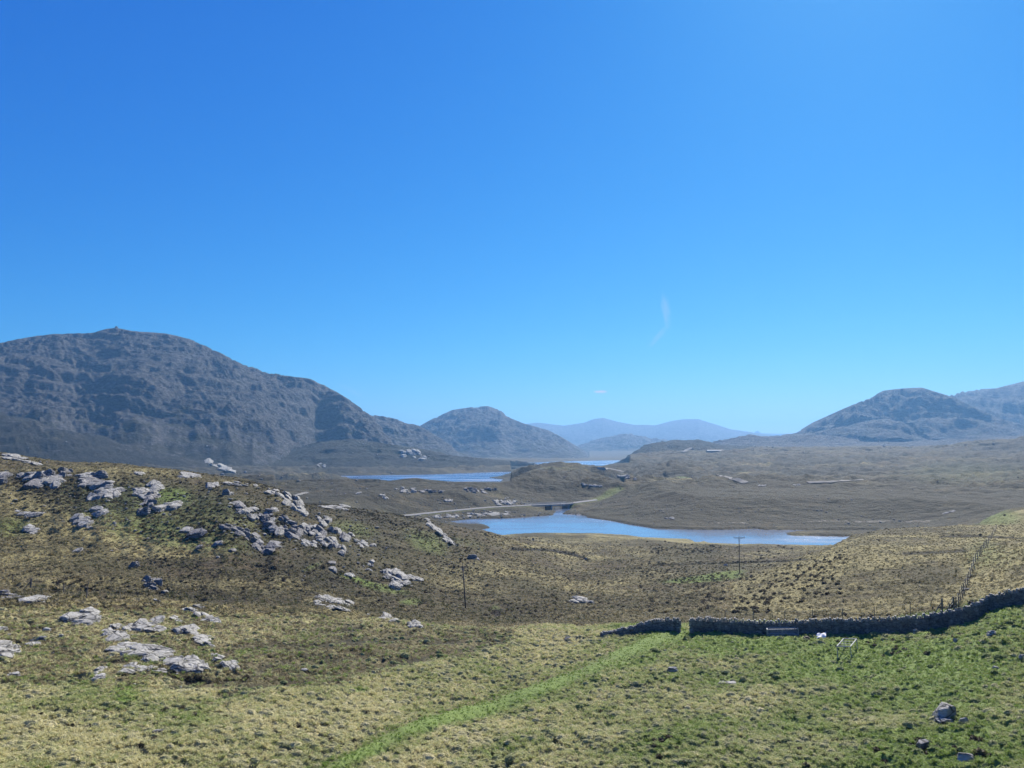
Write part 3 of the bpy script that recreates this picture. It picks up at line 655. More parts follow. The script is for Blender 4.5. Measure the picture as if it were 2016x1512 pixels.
def rock_mat(name, lo, hi, scale=1.0, lichen=0.3):
    m, nt, b = new_mat(name); g = G(nt)
    tc = g.N.new('ShaderNodeNewGeometry'); P = tc.outputs['Position']
    n1 = g.noise(P, 1.1 * scale, 6, 0.65); n2 = g.noise(g.mapping(P, (1, 1, 5), (0.5, 0.3, 0)), 1.6 * scale, 5, 0.7); n3 = g.noise(P, 9 * scale, 4, 0.7)
    col = g.mix(g.math('MULTIPLY_ADD', n1, 1.6, -0.3, clamp=True), lo, hi)
    col = g.mix(g.math('MULTIPLY', g.thr(n2, n3, 0.4, 6, 0.60), 0.6), col, (0.10, 0.10, 0.105))
    col = g.mix(g.math('MULTIPLY', g.thr(n1, n3, 0.8, 5, 0.62), lichen), col, (0.55, 0.54, 0.50))
    vo = g.N.new('ShaderNodeTexVoronoi'); vo.feature = 'DISTANCE_TO_EDGE'; vo.inputs['Scale'].default_value = 0.75 * scale
    wp = g.N.new('ShaderNodeVectorMath'); wp.operation = 'ADD'; nzc = g.N.new('ShaderNodeTexNoise'); nzc.inputs['Scale'].default_value = 0.7 * scale; g.L.new(P, nzc.inputs['Vector'])
    g.L.new(g.mapping(P, (0.7, 1, 2.6), (0.25, 0.35, 0.2)), wp.inputs[0]); g.L.new(nzc.outputs['Color'], wp.inputs[1]); g.L.new(wp.outputs[0], vo.inputs['Vector'])
    crack = g.math('MULTIPLY_ADD', vo.outputs['Distance'], -14.0, 1.1, clamp=True)
    col = g.mix(g.math('MULTIPLY', crack, 0.85), col, (0.035, 0.034, 0.03))
    g.L.new(col, b.inputs['Base Color'])
    nrm = g.bump(crack, -0.8, 0.12 / scale); nrm = g.bump(n2, 0.8, 0.22 / scale, nrm); nrm = g.bump(n3, 0.6, 0.05 / scale, nrm)
    g.L.new(nrm, b.inputs['Normal']); return m
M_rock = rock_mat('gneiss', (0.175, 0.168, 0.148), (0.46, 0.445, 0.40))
M_rock_dark = rock_mat('dark_gneiss', (0.13, 0.125, 0.12), (0.30, 0.285, 0.27), 1.0, 0.25)  # dark copy of the gneiss; on shaded rocks the shade is in this colour
M_wall = rock_mat('wall_stone', (0.085, 0.085, 0.085), (0.25, 0.245, 0.235), 2.2, 0.35)
M_cope = rock_mat('wall_cope_stone', (0.16, 0.155, 0.15), (0.42, 0.41, 0.38), 2.2, 0.6)  # lighter than the wall faces: sun catching the tops is in the colour
def plain(name, c, rough=0.7, metal=0, var=0.25, scale=3):
    m, nt, b = new_mat(name); g = G(nt); gp = g.N.new('ShaderNodeNewGeometry').outputs['Position']
    n = g.noise(gp, scale, 4, 0.6)
    g.L.new(g.mix(n, tuple(x * (1 - var) for x in c), tuple(min(1, x * (1 + var)) for x in c)), b.inputs['Base Color'])
    b.inputs['Roughness'].default_value = rough; b.inputs['Metallic'].default_value = metal
    return m
M_wood = plain('weathered_wood', (0.16, 0.14, 0.12), 0.85, 0, .35, 4)
M_pole = plain('creosoted_pole', (0.13, 0.105, 0.085), 0.85, 0, .3, 2)
M_steel = plain('galvanised_steel', (0.42, 0.43, 0.44), 0.5, 0.6)
M_worn = plain('worn_steel', (0.33, 0.34, 0.33), 0.6)
M_ceramic = plain('insulator', (0.12, 0.08, 0.07), 0.3)
M_road = plain('road_asphalt', (0.20, 0.195, 0.185), 0.95, 0, .2, .3)
M_verge = plain('road_gravel', (0.21, 0.20, 0.175), 0.95, 0, .3, .5)
M_conc = plain('concrete', (0.36, 0.35, 0.33), 0.9, 0, .2, .4)
M_white = plain('white_sheet', (0.75, 0.75, 0.74), 0.6, 0, .05)
M_roof = plain('pale_roof', (0.22, 0.225, 0.23), 0.7, 0, .08, .1)

# ------------------------------------------------------------------ terrain meshes
cov = np.stack([rock, green, dark, np.ones_like(rock)], -1).astype(np.float32)
cov2 = np.stack([straw, np.clip(PEAT, 0, 1), np.zeros_like(rock), np.ones_like(rock)], -1).astype(np.float32)
VV = np.stack([X, Y, Z], -1).reshape(-1, 3)
idx = np.arange(NR * NT).reshape(NR, NT)
Qd = np.stack([idx[:-1, :-1], idx[:-1, 1:], idx[1:, 1:], idx[1:, :-1]], -1)[:, :, ::-1].reshape(-1, 4)
# wall bearing/distance decides where pasture ends
rid = np.where(R2 < 90, 100, -1)
rid = np.where((own >= 0) & (R2 >= 90), own, rid)
rid = np.where((own == 0) & (top < 2.5), -1, rid)
rid = rid[:-1, :-1].reshape(-1)
def region(name, sel, mat, label, cat_):
    Qs = Qd[sel]; u, inv = np.unique(Qs, return_inverse=True)
    me = mesh_np(name, VV[u], inv.reshape(-1, 4))
    a = me.attributes.new('cover', 'FLOAT_COLOR', 'POINT'); a.data.foreach_set('color', cov.reshape(-1, 4)[u].ravel())
    a = me.attributes.new('cover_more', 'FLOAT_COLOR', 'POINT'); a.data.foreach_set('color', cov2.reshape(-1, 4)[u].ravel())
    o = obj(name, me, mat); return tag(o, label, cat_, None, 'structure')
region('pasture', rid == 100, M_field, 'tussocky green and straw pasture in the foreground below the viewpoint', 'ground')
region('moorland', rid == -1, M_moor, 'brown heather and grass moorland stretching from the wall to the mountains', 'ground')
for i, hrow in enumerate(HILLS):
    if (rid == i).sum() > 4:
        region(hrow[0], rid == i, M_far if hrow[7] >= 9 else M_moor, hrow[1], 'mountain' if 'mountain' in hrow[0] else 'hill')

# ------------------------------------------------------------------ water
def water_mat(name, waves, rough, base_col):
    m, nt, b = new_mat(name); g = G(nt)
    P = g.N.new('ShaderNodeNewGeometry').outputs['Position']
    b.inputs['Base Color'].default_value = base_col; b.inputs['Roughness'].default_value = rough
    b.inputs['IOR'].default_value = 1.7; b.inputs['Specular IOR Level'].default_value = 0.5
    n = g.noise(g.mapping(P, (1, 0.45, 1)), 0.9, 5, 0.6); n2 = g.noise(P, 0.03, 3, 0.5)
    h = g.math('MULTIPLY', n, g.math('MULTIPLY_ADD', n2, 1.6, 0.1))
    g.L.new(g.bump(h, waves, 0.30), b.inputs['Normal'])
    g.L.new(g.math('MULTIPLY_ADD', g.thr(g.noise(g.mapping(P, (0.5, 1.6, 1)), 0.02, 4, 0.6), n, 0.3, 4, 0.62), rough * 1.4, rough * 0.55), b.inputs['Roughness']); return m
M_water = [water_mat('loch_water', 0.10, 0.16, (0.115, 0.155, 0.235, 1)), water_mat('choppy_loch_water', 0.2, 0.34, (0.035, 0.085, 0.20, 1))]  # part of the sky's reflection is put into these base colours
for (nm, lb, lev, pts), Q in zip(LOCHS, LP):
    # one sheet, a little larger than the shore line, cut out by the ground
    c = np.mean(Q, axis=0); bm = bmesh.new()
    xs = [q[0] for q in Q]; ys = [q[1] for q in Q]; mg = 3
    n = len(Q); V = []
    for i in range(n):
        a = np.array(Q[i - 1]); b_ = np.array(Q[(i + 1) % n]); t = b_ - a; t = t / (np.hypot(*t) + 1e-9); nn = np.array([-t[1], t[0]])
        p = np.array(Q[i]) + nn * 2.0
        if float(poly_sdf(Q, np.array([p[0]]), np.array([p[1]]))[0]) < 0: p = np.array(Q[i]) - nn * 2.0
        V.append(bm.verts.new((p[0], p[1], lev)))
    f = bm.faces.new(V); bmesh.ops.triangulate(bm, faces=[f])
    for fc in bm.faces:
        if fc.normal.z < 0: fc.normal_flip()
    me = bpy.data.meshes.new(nm); bm.to_mesh(me); bm.free()
    tag(obj(nm, me, M_water[0 if lev > -45 else 1]), lb, 'loch', None, 'structure')

# ------------------------------------------------------------------ haze
HAZE = 0.000115
def haze():
    mb = MB(); top_z = float(Z.max()) + 25; mb.box((0, 0, (top_z - 75) / 2), (26800, 26800, top_z + 75))
    m = bpy.data.materials.new('haze'); m.use_nodes = True; nt = m.node_tree; nt.nodes.clear()
    o = nt.nodes.new('ShaderNodeOutputMaterial'); v = nt.nodes.new('ShaderNodeVolumePrincipled')
    v.inputs['Color'].default_value = (0.25, 0.56, 1.0, 1); v.inputs['Density'].default_value = HAZE; v.inputs['Anisotropy'].default_value = 0.3
    nt.links.new(v.outputs[0], o.inputs['Volume'])
    ob = mb.build('haze', m); tag(ob, 'thin blue haze lying over the whole valley', 'haze', None, 'stuff')
haze()

# ------------------------------------------------------------------ roads and bridge
def ribbon(name, pts, width, mat, label, lift=0.05, thick=0.0, drape=False):
    V = []; Fc = []
    for i, p in enumerate(pts):
        a = pts[max(i - 1, 0)]; b = pts[min(i + 1, len(pts) - 1)]; t = (b - a); t.z = 0; t.normalize(); n = Vector((-t.y, t.x, 0))
        w = width * (1 + 0.12 * math.sin(i * 2.3))
        for sgn in (-1, 0, 1):
            q = p + n * sgn * w / 2
            z = float(ground(q.x, q.y)) + lift if drape else p.z + lift
            V.append((q.x, q.y, z + (0.05 if sgn == 0 else 0)))
        if i:
            b0_ = 3 * i
            for k_ in range(2): Fc.append([b0_ - 3 + k_, b0_ + k_, b0_ + k_ + 1, b0_ - 2 + k_])
    me = bpy.data.meshes.new(name); me.from_pydata(V, [], Fc); me.update()
    return tag(obj(name, me, mat), label, 'road', None, 'structure')
ribbon('road_verge', RS, 7.4, M_verge, 'pale gravel verge along the road at the head of the near loch', -0.12)
ribbon('road', RS, 5.8, M_road, 'pale single track road running over the bridge at the loch head', 0.0)
def draped_road(name, pts, width, label, mat=None, r0=100, r1=5000, lift=0.5, n=8):
    P = []
    for i in range(len(pts) - 1):
        for j in range(n):
            t = j / n; p, r = hit(pts[i][0] + (pts[i + 1][0] - pts[i][0]) * t, pts[i][1] + (pts[i + 1][1] - pts[i][1]) * t, r0, r1); P.append(p)
    P.append(hit(*pts[-1], r0, r1)[0])
    return ribbon(name, P, width, mat or M_verge, label, lift, drape=True)
draped_road('road', [(1413,935),(1440,942),(1470,951)], 5, 'straight pale road dropping across the moor right of the brown knoll', lift=0.4)
draped_road('road', [(1590,950.5),(1640,949),(1700,945)], 4, 'thin pale road crossing the moor beyond the heather mound', lift=0.5)
draped_road('road', [(1176,920),(1200,923),(1228,929)], 4.5, 'short pale stretch of road right of the reddish hillock', lift=0.5)
draped_road('track', [(1345,890),(1352,886),(1362,882)], 10, 'short pale track climbing the low rise at the right of the far loch', lift=0.8)
draped_road('track', [(574,982),(582,976),(592,973),(606,970)], 3.5, 'pale footpath winding over the brown moor behind the crag', lift=0.3)

bridge = tag(empty('bridge', RS[(b0 + b1) // 2]), 'low concrete road bridge over the channel at the head of the near loch', 'bridge')
bl = Vector(bridge.location); seg = [p - bl for p in RS[b0 - 1:b1 + 2]]
def strip(mb, seg, off, w, z0, z1):
    for a, b in zip(seg[:-1], seg[1:]):
        t = (b - a).normalized(); n = Vector((-t.y, t.x, 0)).normalized()
        v = [a + n * (off - w / 2), a + n * (off + w / 2), b + n * (off + w / 2), b + n * (off - w / 2)]
        mb.poly([p + Vector((0, 0, z0)) for p in v] + [p + Vector((0, 0, z1)) for p in v], [(3, 2, 1, 0), (4, 5, 6, 7), (0, 1, 5, 4), (1, 2, 6, 5), (2, 3, 7, 6), (3, 0, 4, 7)])
mb = MB(); strip(mb, seg, 0, 7.0, -0.95, -0.15); mb.build('deck', M_conc, bridge)
for sgn in (-1, 1):
    mb = MB(); strip(mb, seg, sgn * 3.3, 0.16, 0.62, 0.86); strip(mb, seg, sgn * 3.3, 0.10, 0.20, 0.34)
    for a in seg[::2]:
        t = (seg[1] - seg[0]).normalized(); n = Vector((-t.y, t.x, 0)).normalized(); mb.box(tuple(a + n * sgn * 3.3 + Vector((0, 0, 0.28))), (0.18, 0.18, 1.0))
    mb.build('parapet', M_steel, bridge)
for a in (seg[1], seg[len(seg) // 2], seg[-2]):
    mb = MB(); mb.box(tuple(a + Vector((0, 0, -3.0))), (1.2, 6.4, 4.2), Matrix.Rotation(math.atan2(seg[-1].y - seg[0].y, seg[-1].x - seg[0].x), 3, 'Z')); mb.build('pier', M_conc, bridge)

# long white building far off on the rise
p, r = hit(1410, 889.5, 1500, 3000); w = 36 * r / F
hs = tag(empty('building', p), 'long low white building on the far rise left of the right mountain', 'building')
mb = MB(); mb.box((0, 0, 0.9), (w, 9, 3.4)); mb.build('wall', M_roof, hs)
mb = MB(); mb.poly([(-w/2-.5, -5, 2.5), (w/2+.5, -5, 2.5), (w/2+.5, 5, 2.5), (-w/2-.5, 5, 2.5), (-w/2-.5, 0, 4.2), (w/2+.5, 0, 4.2)], [(0,1,5,4),(2,3,4,5),(0,4,3),(1,2,5),(3,2,1,0)]); mb.build('roof', M_roof, hs)
# cairn on the summit of the big left mountain
p, r = hit(227, 655, 1500, 3000); j = int(np.searchsorted(TH, ray(227, 655)[0])); i = int(np.argmax(Z[:, j] / RR * (RR > 1500)))
p = Vector((X[i, j], Y[i, j], Z[i, j]))
bm = bmesh.new(); bmesh.ops.create_icosphere(bm, subdivisions=2, radius=1)
for v in bm.verts:
    k_ = 1 + 0.25 * random.uniform(-1, 1); v.co = Vector((v.co.x * 4.5 * k_, v.co.y * 4.5 * k_, (v.co.z + 0.1) * 4.2 * k_ * (1.25 if v.co.z > 0.6 else 1)))
me = bpy.data.meshes.new('cairn'); bm.to_mesh(me); bm.free(); tag(obj('cairn', me, M_rock_dark, loc=p), 'small stone cairn on the summit of the big left mountain', 'cairn')

# ------------------------------------------------------------------ rocks
bm = bmesh.new(); bmesh.ops.create_icosphere(bm, subdivisions=4, radius=1)
ICO4 = np.array([v.co[:] for v in bm.verts]); ICO4F = np.array([[v.index for v in f.verts] for f in bm.faces]); bm.free()
bm = bmesh.new(); bmesh.ops.create_icosphere(bm, subdivisions=2, radius=1)
ICO2 = np.array([v.co[:] for v in bm.verts]); ICO2F = np.array([[v.index for v in f.verts] for f in bm.faces]); bm.free()
def rock_shape(seed, D, nplanes=16, boxy=0.5, strata=0.0, rough=0.04, taper=0.28):
    r = np.random.default_rng(seed)
    n = r.normal(size=(nplanes, 3)); n /= np.linalg.norm(n, axis=1)[:, None]; d = r.uniform(0.62, 1.0, nplanes)
    ax = np.array([[1,0,0],[-1,0,0],[0,1,0],[0,-1,0],[0,0,1],[0,0,-1]], float) + r.normal(size=(6, 3)) * 0.22; ax /= np.linalg.norm(ax, axis=1)[:, None]
    n = np.vstack([n, ax]); d = np.concatenate([d, r.uniform(0.55, 0.85, 6) * (1 if boxy else 1.3)])
    dots = D @ n.T; rad = np.where(dots > 0.03, d / np.maximum(dots, 0.03), 9)
    rad = np.min(rad, axis=1); V = D * rad[:, None]
    q = V * 2.3 + seed
    nz = (gnoise(q[:, 0] + q[:, 2], q[:, 1] - q[:, 2], seed) + 0.5 * gnoise(2.3 * q[:, 0] - q[:, 2], 2.3 * q[:, 1] + q[:, 2] * 1.7, seed + 1))
    V = V * (1 + rough * nz)[:, None]
    if strata:
        t = V[:, 2] * 3.2 + V[:, 0] * 0.5 + r.uniform(0, 3); fr = t - np.floor(t)
        V[:, :2] *= (1 - strata * sstep(0.72, 1.0, fr) * (1 - sstep(0.97, 1.0, fr)))[:, None]
    V[:, :2] *= (1 - taper * (V[:, 2] * 0.5 + 0.5))[:, None]
    V /= np.abs(V).max(axis=0)[None, :]
    return V
ROCKS = [mesh_np('rock', rock_shape(100 + i, ICO4, 14, 1, 0.0, 0.06), ICO4F, False) for i in range(7)]
SLABS = [mesh_np('slab', rock_shape(200 + i, ICO4, 11, 1, 0.20, 0.09), ICO4F, False) for i in range(7)]
for i, me in enumerate(ROCKS + SLABS): me.materials.append(M_rock)
DROCKS = []
for me in ROCKS + SLABS: c = me.copy(); c.materials.clear(); c.materials.append(M_rock_dark); DROCKS.append(c)
PEBBLES = [mesh_np('boulder', rock_shape(300 + i, ICO2, 10, 1, 0, 0.04), ICO2F, False) for i in range(6)]
for me in PEBBLES: me.materials.append(M_rock)
PEAK = mesh_np('peaked_rock', rock_shape(517, ICO4, 18, 0, 0, 0.04, 0.42), ICO4F, False); PEAK.materials.append(M_rock)

def slope_at(x, y, d):
    gx = (float(ground(x + d, y)) - float(ground(x - d, y))) / (2 * d); gy = (float(ground(x, y + d)) - float(ground(x, y - d))) / (2 * d)
    return Vector((-gx, -gy, 1)).normalized()
def place(me, name, px, py, w, h, tilt=0, parent=None, plate=False, yaw=None, r0=44, dark=False, bedded=False):
    p, r = hit(px, py + h * 0.35, r0); k_ = r / F; W = w * k_; Hh = h * k_
    if plate: size = (W / 2, max(W * 0.28, min(Hh * 1.6, W * 0.8)), Hh * 0.38)
    elif bedded:
        n_ = slope_at(p.x, p.y, max(W * 0.5, 1.0)); vd = Vector((p.x, p.y, p.z)).normalized(); sa_ = max(-n_.dot(vd), 0.10)
        size = (W / 2, min(max(0.36 * Hh / sa_, W * .3), W * 0.9), Hh * 0.34)
    else: size = (W / 2, max(W * 0.34, Hh * 0.4), Hh * 0.62)
    o = obj(name, me, None, parent); yaw = random.uniform(-0.5, 0.5) if yaw is None else yaw
    n = slope_at(p.x, p.y, max(W * 0.4, 0.5)) if (plate or bedded) else Vector((0, 0, 1))
    base = Vector((0, 0, 1)).rotation_difference(n).to_matrix()
    Rm = base @ Matrix.Rotation(math.radians(tilt), 3, 'Y') @ Matrix.Rotation(random.uniform(-.12, .12), 3, 'X') @ Matrix.Rotation(yaw, 3, 'Z')
    loc = p + n * (size[2] * (0.15 if plate else 0.30 if bedded else 0.35))
    o.matrix_basis = Matrix.Translation(loc - (parent.location if parent else Vector())) @ Rm.to_4x4() @ Matrix.Diagonal((*size, 1))
    return o, p, r
def outcrop(px, py, w, h, n, tilt, label, dark=False, plate=False, group=None, r0=44, angle=0):
    p, r = hit(px, py + h * 0.3, r0)
    root = tag(empty('rock_outcrop', p), label, 'rock outcrop', group)
    rs = random.Random(int(px * 7 + py)); n = n if n < 3 else int(round(n * (1.7 if r < 380 else 2.2)))
    pool = DROCKS[7:] + DROCKS[:3] if dark else SLABS + ROCKS[:3]
    ca, sa = math.cos(math.radians(angle)), math.sin(math.radians(angle))
    for i in range(n):
        # spread along the long axis, big pieces first
        t = (i + 0.5) / n * 2 - 1
        if n > 3: u = rs.uniform(-0.85, 0.85); v = rs.uniform(-0.8, 0.8) * math.sqrt(1 - u * u * 0.8)
        else: u = t * 0.6; v = rs.uniform(-.3, .3)
        f = (1.35 / math.sqrt(n)) * rs.uniform(0.6, 1.35) if n > 1 else 1
        qx = px + (u * w * 0.5) * ca - (v * h * 0.5) * sa; qy = py + (u * w * 0.5) * sa + (v * h * 0.5) * ca
        ww = max(w * f * (1.05 if r < 380 else .6), 2.5); hh = max(min(h * f * (1.25 if r < 380 else 1.6), ww * 0.75), 1.6) if n > 1 else h
        me = rs.choice(pool); bd_ = (not dark) or rs.random() < .4
        if 150 < r < 380 and not dark and ('crag' in label or 'broken' in label) and rs.random() < .35: me = rs.choice(DROCKS); bd_ = rs.random() < .5
        random.seed(rs.random())
        place(me, 'slab', qx, qy, ww, hh, (tilt * .8 if bd_ else tilt) + rs.uniform(-10, 10), root, plate, None, r0, bedded=bd_)
    return root
OUT = [
 # near left group
 (158,1210,58,30,4,-6,'big pale ribbed outcrop standing alone left of the layered slabs',0,0,0),
 (228,1243,56,40,7,6,'triangular stack of thin grey layered slabs',0,0,0),
 (297,1228,52,30,5,4,'squarish grey outcrop above the widest rock pavement',0,0,0),
 (262,1228,36,8,3,18,'thin diagonal slab strip left of the squarish outcrop',0,1,15),
 (395,1254,62,18,6,22,'long diagonal rib of slabs sloping down right',0,0,35),
 (357,1236,20,16,2,0,'small pale rock at the upper end of the diagonal rib',0,0,0),
 (345,1216,36,8,3,18,'thin pale ledge above the diagonal rib',0,1,22),
 (398,1209,64,12,6,14,'thin dark-edged ledge of slabs at the crest before the peat hags',0,0,24),
 (425,1219,30,10,3,16,'low slabs at the right end of the crest ledge',0,0,24),
 (272,1278,120,26,11,3,'widest flat rock pavement of pale cracked slabs',0,1,0),
 (318,1292,50,14,4,3,'lower step of the widest rock pavement',0,1,0),
 (355,1301,56,22,4,2,'rounded pale slab outcrop right of the rock pavement',0,0,0),
 (394,1308,28,16,2,0,'smooth rounded boulder outcrop at the right of the rounded slabs',0,0,0),
 (264,1314,56,13,5,0,'lowest pale broken ledge below the rock pavement',0,1,0),
 (312,1317,44,9,4,2,'flat slivers of rock under the rounded slab outcrop',0,1,8),
 (425,1293,28,12,4,8,'small broken rocks right of the smooth boulder outcrop',0,0,0),
 (455,1307,44,16,5,12,'rightmost crumbling outcrop of the near left rocks',0,0,20),
 (10,1276,58,34,4,-4,'large pale outcrop cut by the left edge of the view',0,0,0),
 (2,1234,12,26,2,0,'upper rock cut by the left edge above the large pale outcrop',0,0,0),
 (192,1324,30,26,4,0,'small craggy outcrop beside the dark hollow',0,0,0),
 (30,1327,26,9,4,0,'little cluster of white stones at the lower left',0,0,0),
 (60,1265,22,7,3,0,'low stones between the two dark hollows at the left',0,1,0),
 (14,1171,40,14,4,2,'dark low ledge at the left edge below the leaning fence post',1,0,0),
 (58,1177,56,12,4,4,'long pale ledge tapering right below the leaning fence post',0,1,6),
 (660,1187,84,28,11,10,'grey domed outcrop of layered slabs in front of the power pole',0,0,10),
 (729,1208,14,7,1,0,'small pale stone between the domed outcrop and the field edge',0,0,0),
 (766,1215,34,11,4,8,'low grey rocks right of the domed outcrop',0,0,12),
 (820,1229,30,14,4,20,'wedge of slanting slabs at the left end of the brown ridges',0,0,32),
 # middle rocks
 (782,1127,48,26,6,5,'bright cracked outcrop above the green hollow',0,0,0),
 (790,1148,40,22,5,8,'lower half of the bright cracked outcrop',0,0,30),
 (822,1140,26,12,4,0,'scattered pale rocks right of the bright cracked outcrop',0,0,0),
 (727,1111,16,32,4,0,'upright string of white rocks left of the bright cracked outcrop',0,0,0),
 (655,1118,14,10,2,0,'pair of small white rocks on the mid slope',0,0,0),
 (652,1106,14,8,2,0,'dark topped rock above the pair of small white rocks',1,0,0),
 (690,1130,18,4,2,0,'thin white slab on the mid slope',0,1,10),
 (933,1096,22,12,2,0,'dark overhanging boulder with a pale right side near the power pole',1,0,0),
 (1145,1179,34,14,4,14,'pile of flat leaning slabs on the brown moor beyond the wall',0,0,0),
 # crag band on the left slope
 (10,941,34,26,5,0,'blocky crag at the left edge of the skyline slope',0,0,0),
 (47,937,20,18,3,0,'narrow rock left of the first broad crag',0,0,0),
 (86,942,58,36,11,20,'first broad fractured crag near the left end of the slope',0,0,10),
 (130,930,22,18,4,0,'dark broken rocks right of the first broad crag',1,0,0),
 (188,935,44,22,4,-4,'flat topped pale crag on the upper left slope',0,0,0),
 (172,951,20,12,3,0,'small ledge under the flat topped pale crag',0,0,0),
 (206,953,40,16,5,5,'broken rocks stepping down from the flat topped pale crag',0,0,15),
 (212,968,44,22,6,10,'lilac grey face of rock in the dark heather',0,0,0),
 (183,976,20,12,2,0,'block at the foot of the lilac grey face',0,0,0),
 (284,963,44,24,5,-8,'large square block with a shaded front on the slope',0,0,0),
 (289,984,24,30,3,0,'dark shaded wall of rock under the large square block',1,0,0),
 (282,1004,30,18,2,0,'dark rounded boulder below the shaded wall of rock',1,0,0),
 (306,955,30,14,3,25,'slanting slab behind the large square block',0,0,25),
 (310,976,16,14,2,0,'dark cube of rock right of the shaded wall',1,0,0),
 (335,990,26,26,3,-10,'pale topped split boulder in the green gully',0,0,0),
 (317,996,18,10,2,0,'small slab left of the split boulder',0,0,0),
 (193,1004,30,14,3,0,'two round stones below the lilac grey face',0,0,15),
 (164,1024,40,22,8,0,'scatter of pale stones on the grassy slope',0,0,30),
 (60,1012,56,10,5,0,'row of small rocks on the far left slope',0,0,10),
 (28,901,50,10,4,5,'smooth bare slabs on the skyline at the left edge',0,1,10),
 (62,908,38,8,3,5,'smooth bare slabs stepping down along the skyline',0,1,8),
 (272,929,18,6,2,0,'thin white stone near the skyline',0,1,10),
 (372,935,36,10,4,8,'white slabs on the skyline left of the middle loch',0,0,12),
 (420,953,22,9,2,0,'white rock below the skyline slabs',0,0,0),
 (468,950,42,7,3,2,'smooth long white slab on the right skyline',0,1,4),
 (503,955,14,6,1,0,'short white stone at the end of the long white slab',0,1,10),
 (540,968,34,12,4,16,'white slabs at the top of the long leaning cliff',0,0,25),
 (580,988,54,32,9,26,'long leaning cliff of pale rock dropping to the right',0,0,38),
 (463,989,26,12,3,0,'pale blunt rock at the top of the main crag',0,0,0),
 (484,1000,34,22,6,0,'ribbed head of the main crag',0,0,0),
 (505,1015,26,14,4,10,'rubble just below the ribbed head',0,0,20),
 (448,970,16,10,2,0,'small rocks above the main crag',0,0,0),
 (532,1005,22,16,3,15,'leaning blocks in the middle of the main crag',0,0,0),
 (520,1024,38,20,6,22,'pale diagonal band of the main crag',0,0,30),
 (545,1036,40,26,7,28,'steep purple face in the centre of the main crag',0,0,40),
 (582,1052,34,34,5,30,'dark blue grey leaning pillar at the heart of the main crag',1,0,40),
 (566,1024,28,16,4,18,'upper right blocks of the main crag',0,0,20),
 (602,1040,30,20,5,15,'broken blocks right of the dark pillar',0,0,0),
 (625,1046,28,26,4,30,'tall split block on the right part of the main crag',0,0,30),
 (612,1068,34,18,7,15,'rubble apron at the foot of the main crag',0,0,15),
 (645,1062,34,26,6,28,'slanting plates at the right foot of the main crag',0,0,35),
 (668,1076,30,18,5,30,'lowest slanting plates of the main crag',0,0,35),
 (638,1024,28,26,5,25,'grey rock rib above the right part of the main crag',0,0,40),
 (662,1045,26,14,4,18,'small blocks on the upper right of the main crag',0,0,25),
 (690,1058,30,20,5,28,'grey slanting outcrop at the right end of the crag',0,0,35),
 (712,1070,22,14,4,20,'last broken stones at the right end of the crag',0,0,35),
 (734,1071,16,10,2,0,'pale block standing right of the crag end',0,0,0),
 (455,1040,46,16,6,18,'low dark ledges left of the main crag',1,0,25),
 (495,1058,40,26,6,25,'dark shadowed rocks below the main crag head',1,0,35),
 (520,1079,38,14,5,20,'dark broken rocks at the lower edge of the crag',1,0,20),
 (542,1071,26,10,2,22,'thin pale slab lying below the crag',0,1,30),
 (389,1047,24,22,2,-20,'dark pointed boulder on the open slope',1,0,0),
 (370,1040,18,12,2,0,'pale slab left of the dark pointed boulder',0,0,0),
 (393,1076,15,11,1,0,'single dark round boulder below the pointed one',1,0,0),
 (428,1067,18,8,2,0,'pale flat boulder right of the dark round one',0,0,0),
 (458,1082,12,8,1,0,'small boulder with a white top near the crag foot',0,0,0),
 (153,1081,15,9,1,0,'single flat boulder on the lower grassy slope',0,0,0),
 (58,1042,26,12,4,10,'small blue grey rocks on the far left slope',0,0,30),
 (300,1147,34,26,6,15,'dark rocks among the peat hags',1,0,40),
 (323,1165,14,16,2,30,'pale tipped rock at the lower end of the peat hags',0,0,0),
 (265,1112,14,9,2,0,'small rocks above the peat hags',1,0,0),
 (393,1193,18,6,1,0,'white stone at the mouth of the dark peat bank',0,0,0),
 (308,1180,14,5,1,20,'thin white slab tilted beside the peat hags',0,1,25),
 (860,1040,60,10,8,30,'thin rock rib running down the brown shoulder toward the loch',0,0,42),
 (880,1058,50,10,7,30,'lower end of the thin rock rib on the brown shoulder',0,0,42),
 # middle distance
 (432,917,60,12,5,18,'long slanting bare slab on the moor behind the slope',0,0,22),
 (706,970,14,9,2,0,'pair of white rocks on the moor left of the road',0,0,0),
 (796,963,44,13,6,6,'pale crag in the brown swell before the middle loch',0,0,0),
 (850,966,54,6,9,0,'dark low cliff right of the pale crag',1,0,0),
 (755,976,22,8,4,15,'white stones scattered on the moor swell',0,0,20),
 (945,965,72,11,12,0,'dark cliff on the left flank of the reddish hillock',1,0,0),
 (997,988,54,14,9,0,'pale broken rocks beside the road left of the bridge',0,0,0),
 (885,984,24,6,4,0,'low pale rocks above the road',0,0,0),
 (665,998,70,8,9,0,'row of pale rocks along the dark moor edge',0,0,0),
 (960,1011,100,9,16,0,'stony shoreline rocks below the road at the loch head',0,0,-3),
 (880,1015,50,8,8,0,'shoreline stones at the left end of the near loch',0,0,-3),
 (1128,1014,36,4,6,0,'low rocky spit below the bridge',0,0,0),
 (812,893,58,22,9,8,'pale rocky knob on the end of the long low hill',0,0,10),
 (630,915,20,9,3,0,'rock on the slope of the long low hill',0,0,0),
 (1235,939,40,7,6,8,'small pale rocks on the moor right of the reddish hillock',0,0,12),
 (1165,955,44,6,6,0,'white rocks on the flank of the reddish hillock',0,0,8),
 (1320,1020,20,6,3,0,'pale stones on the dark heather slope beyond the near loch',0,0,0),
 (1500,955,20,3,4,0,'stones along the crest of the heather mound',0,0,0),
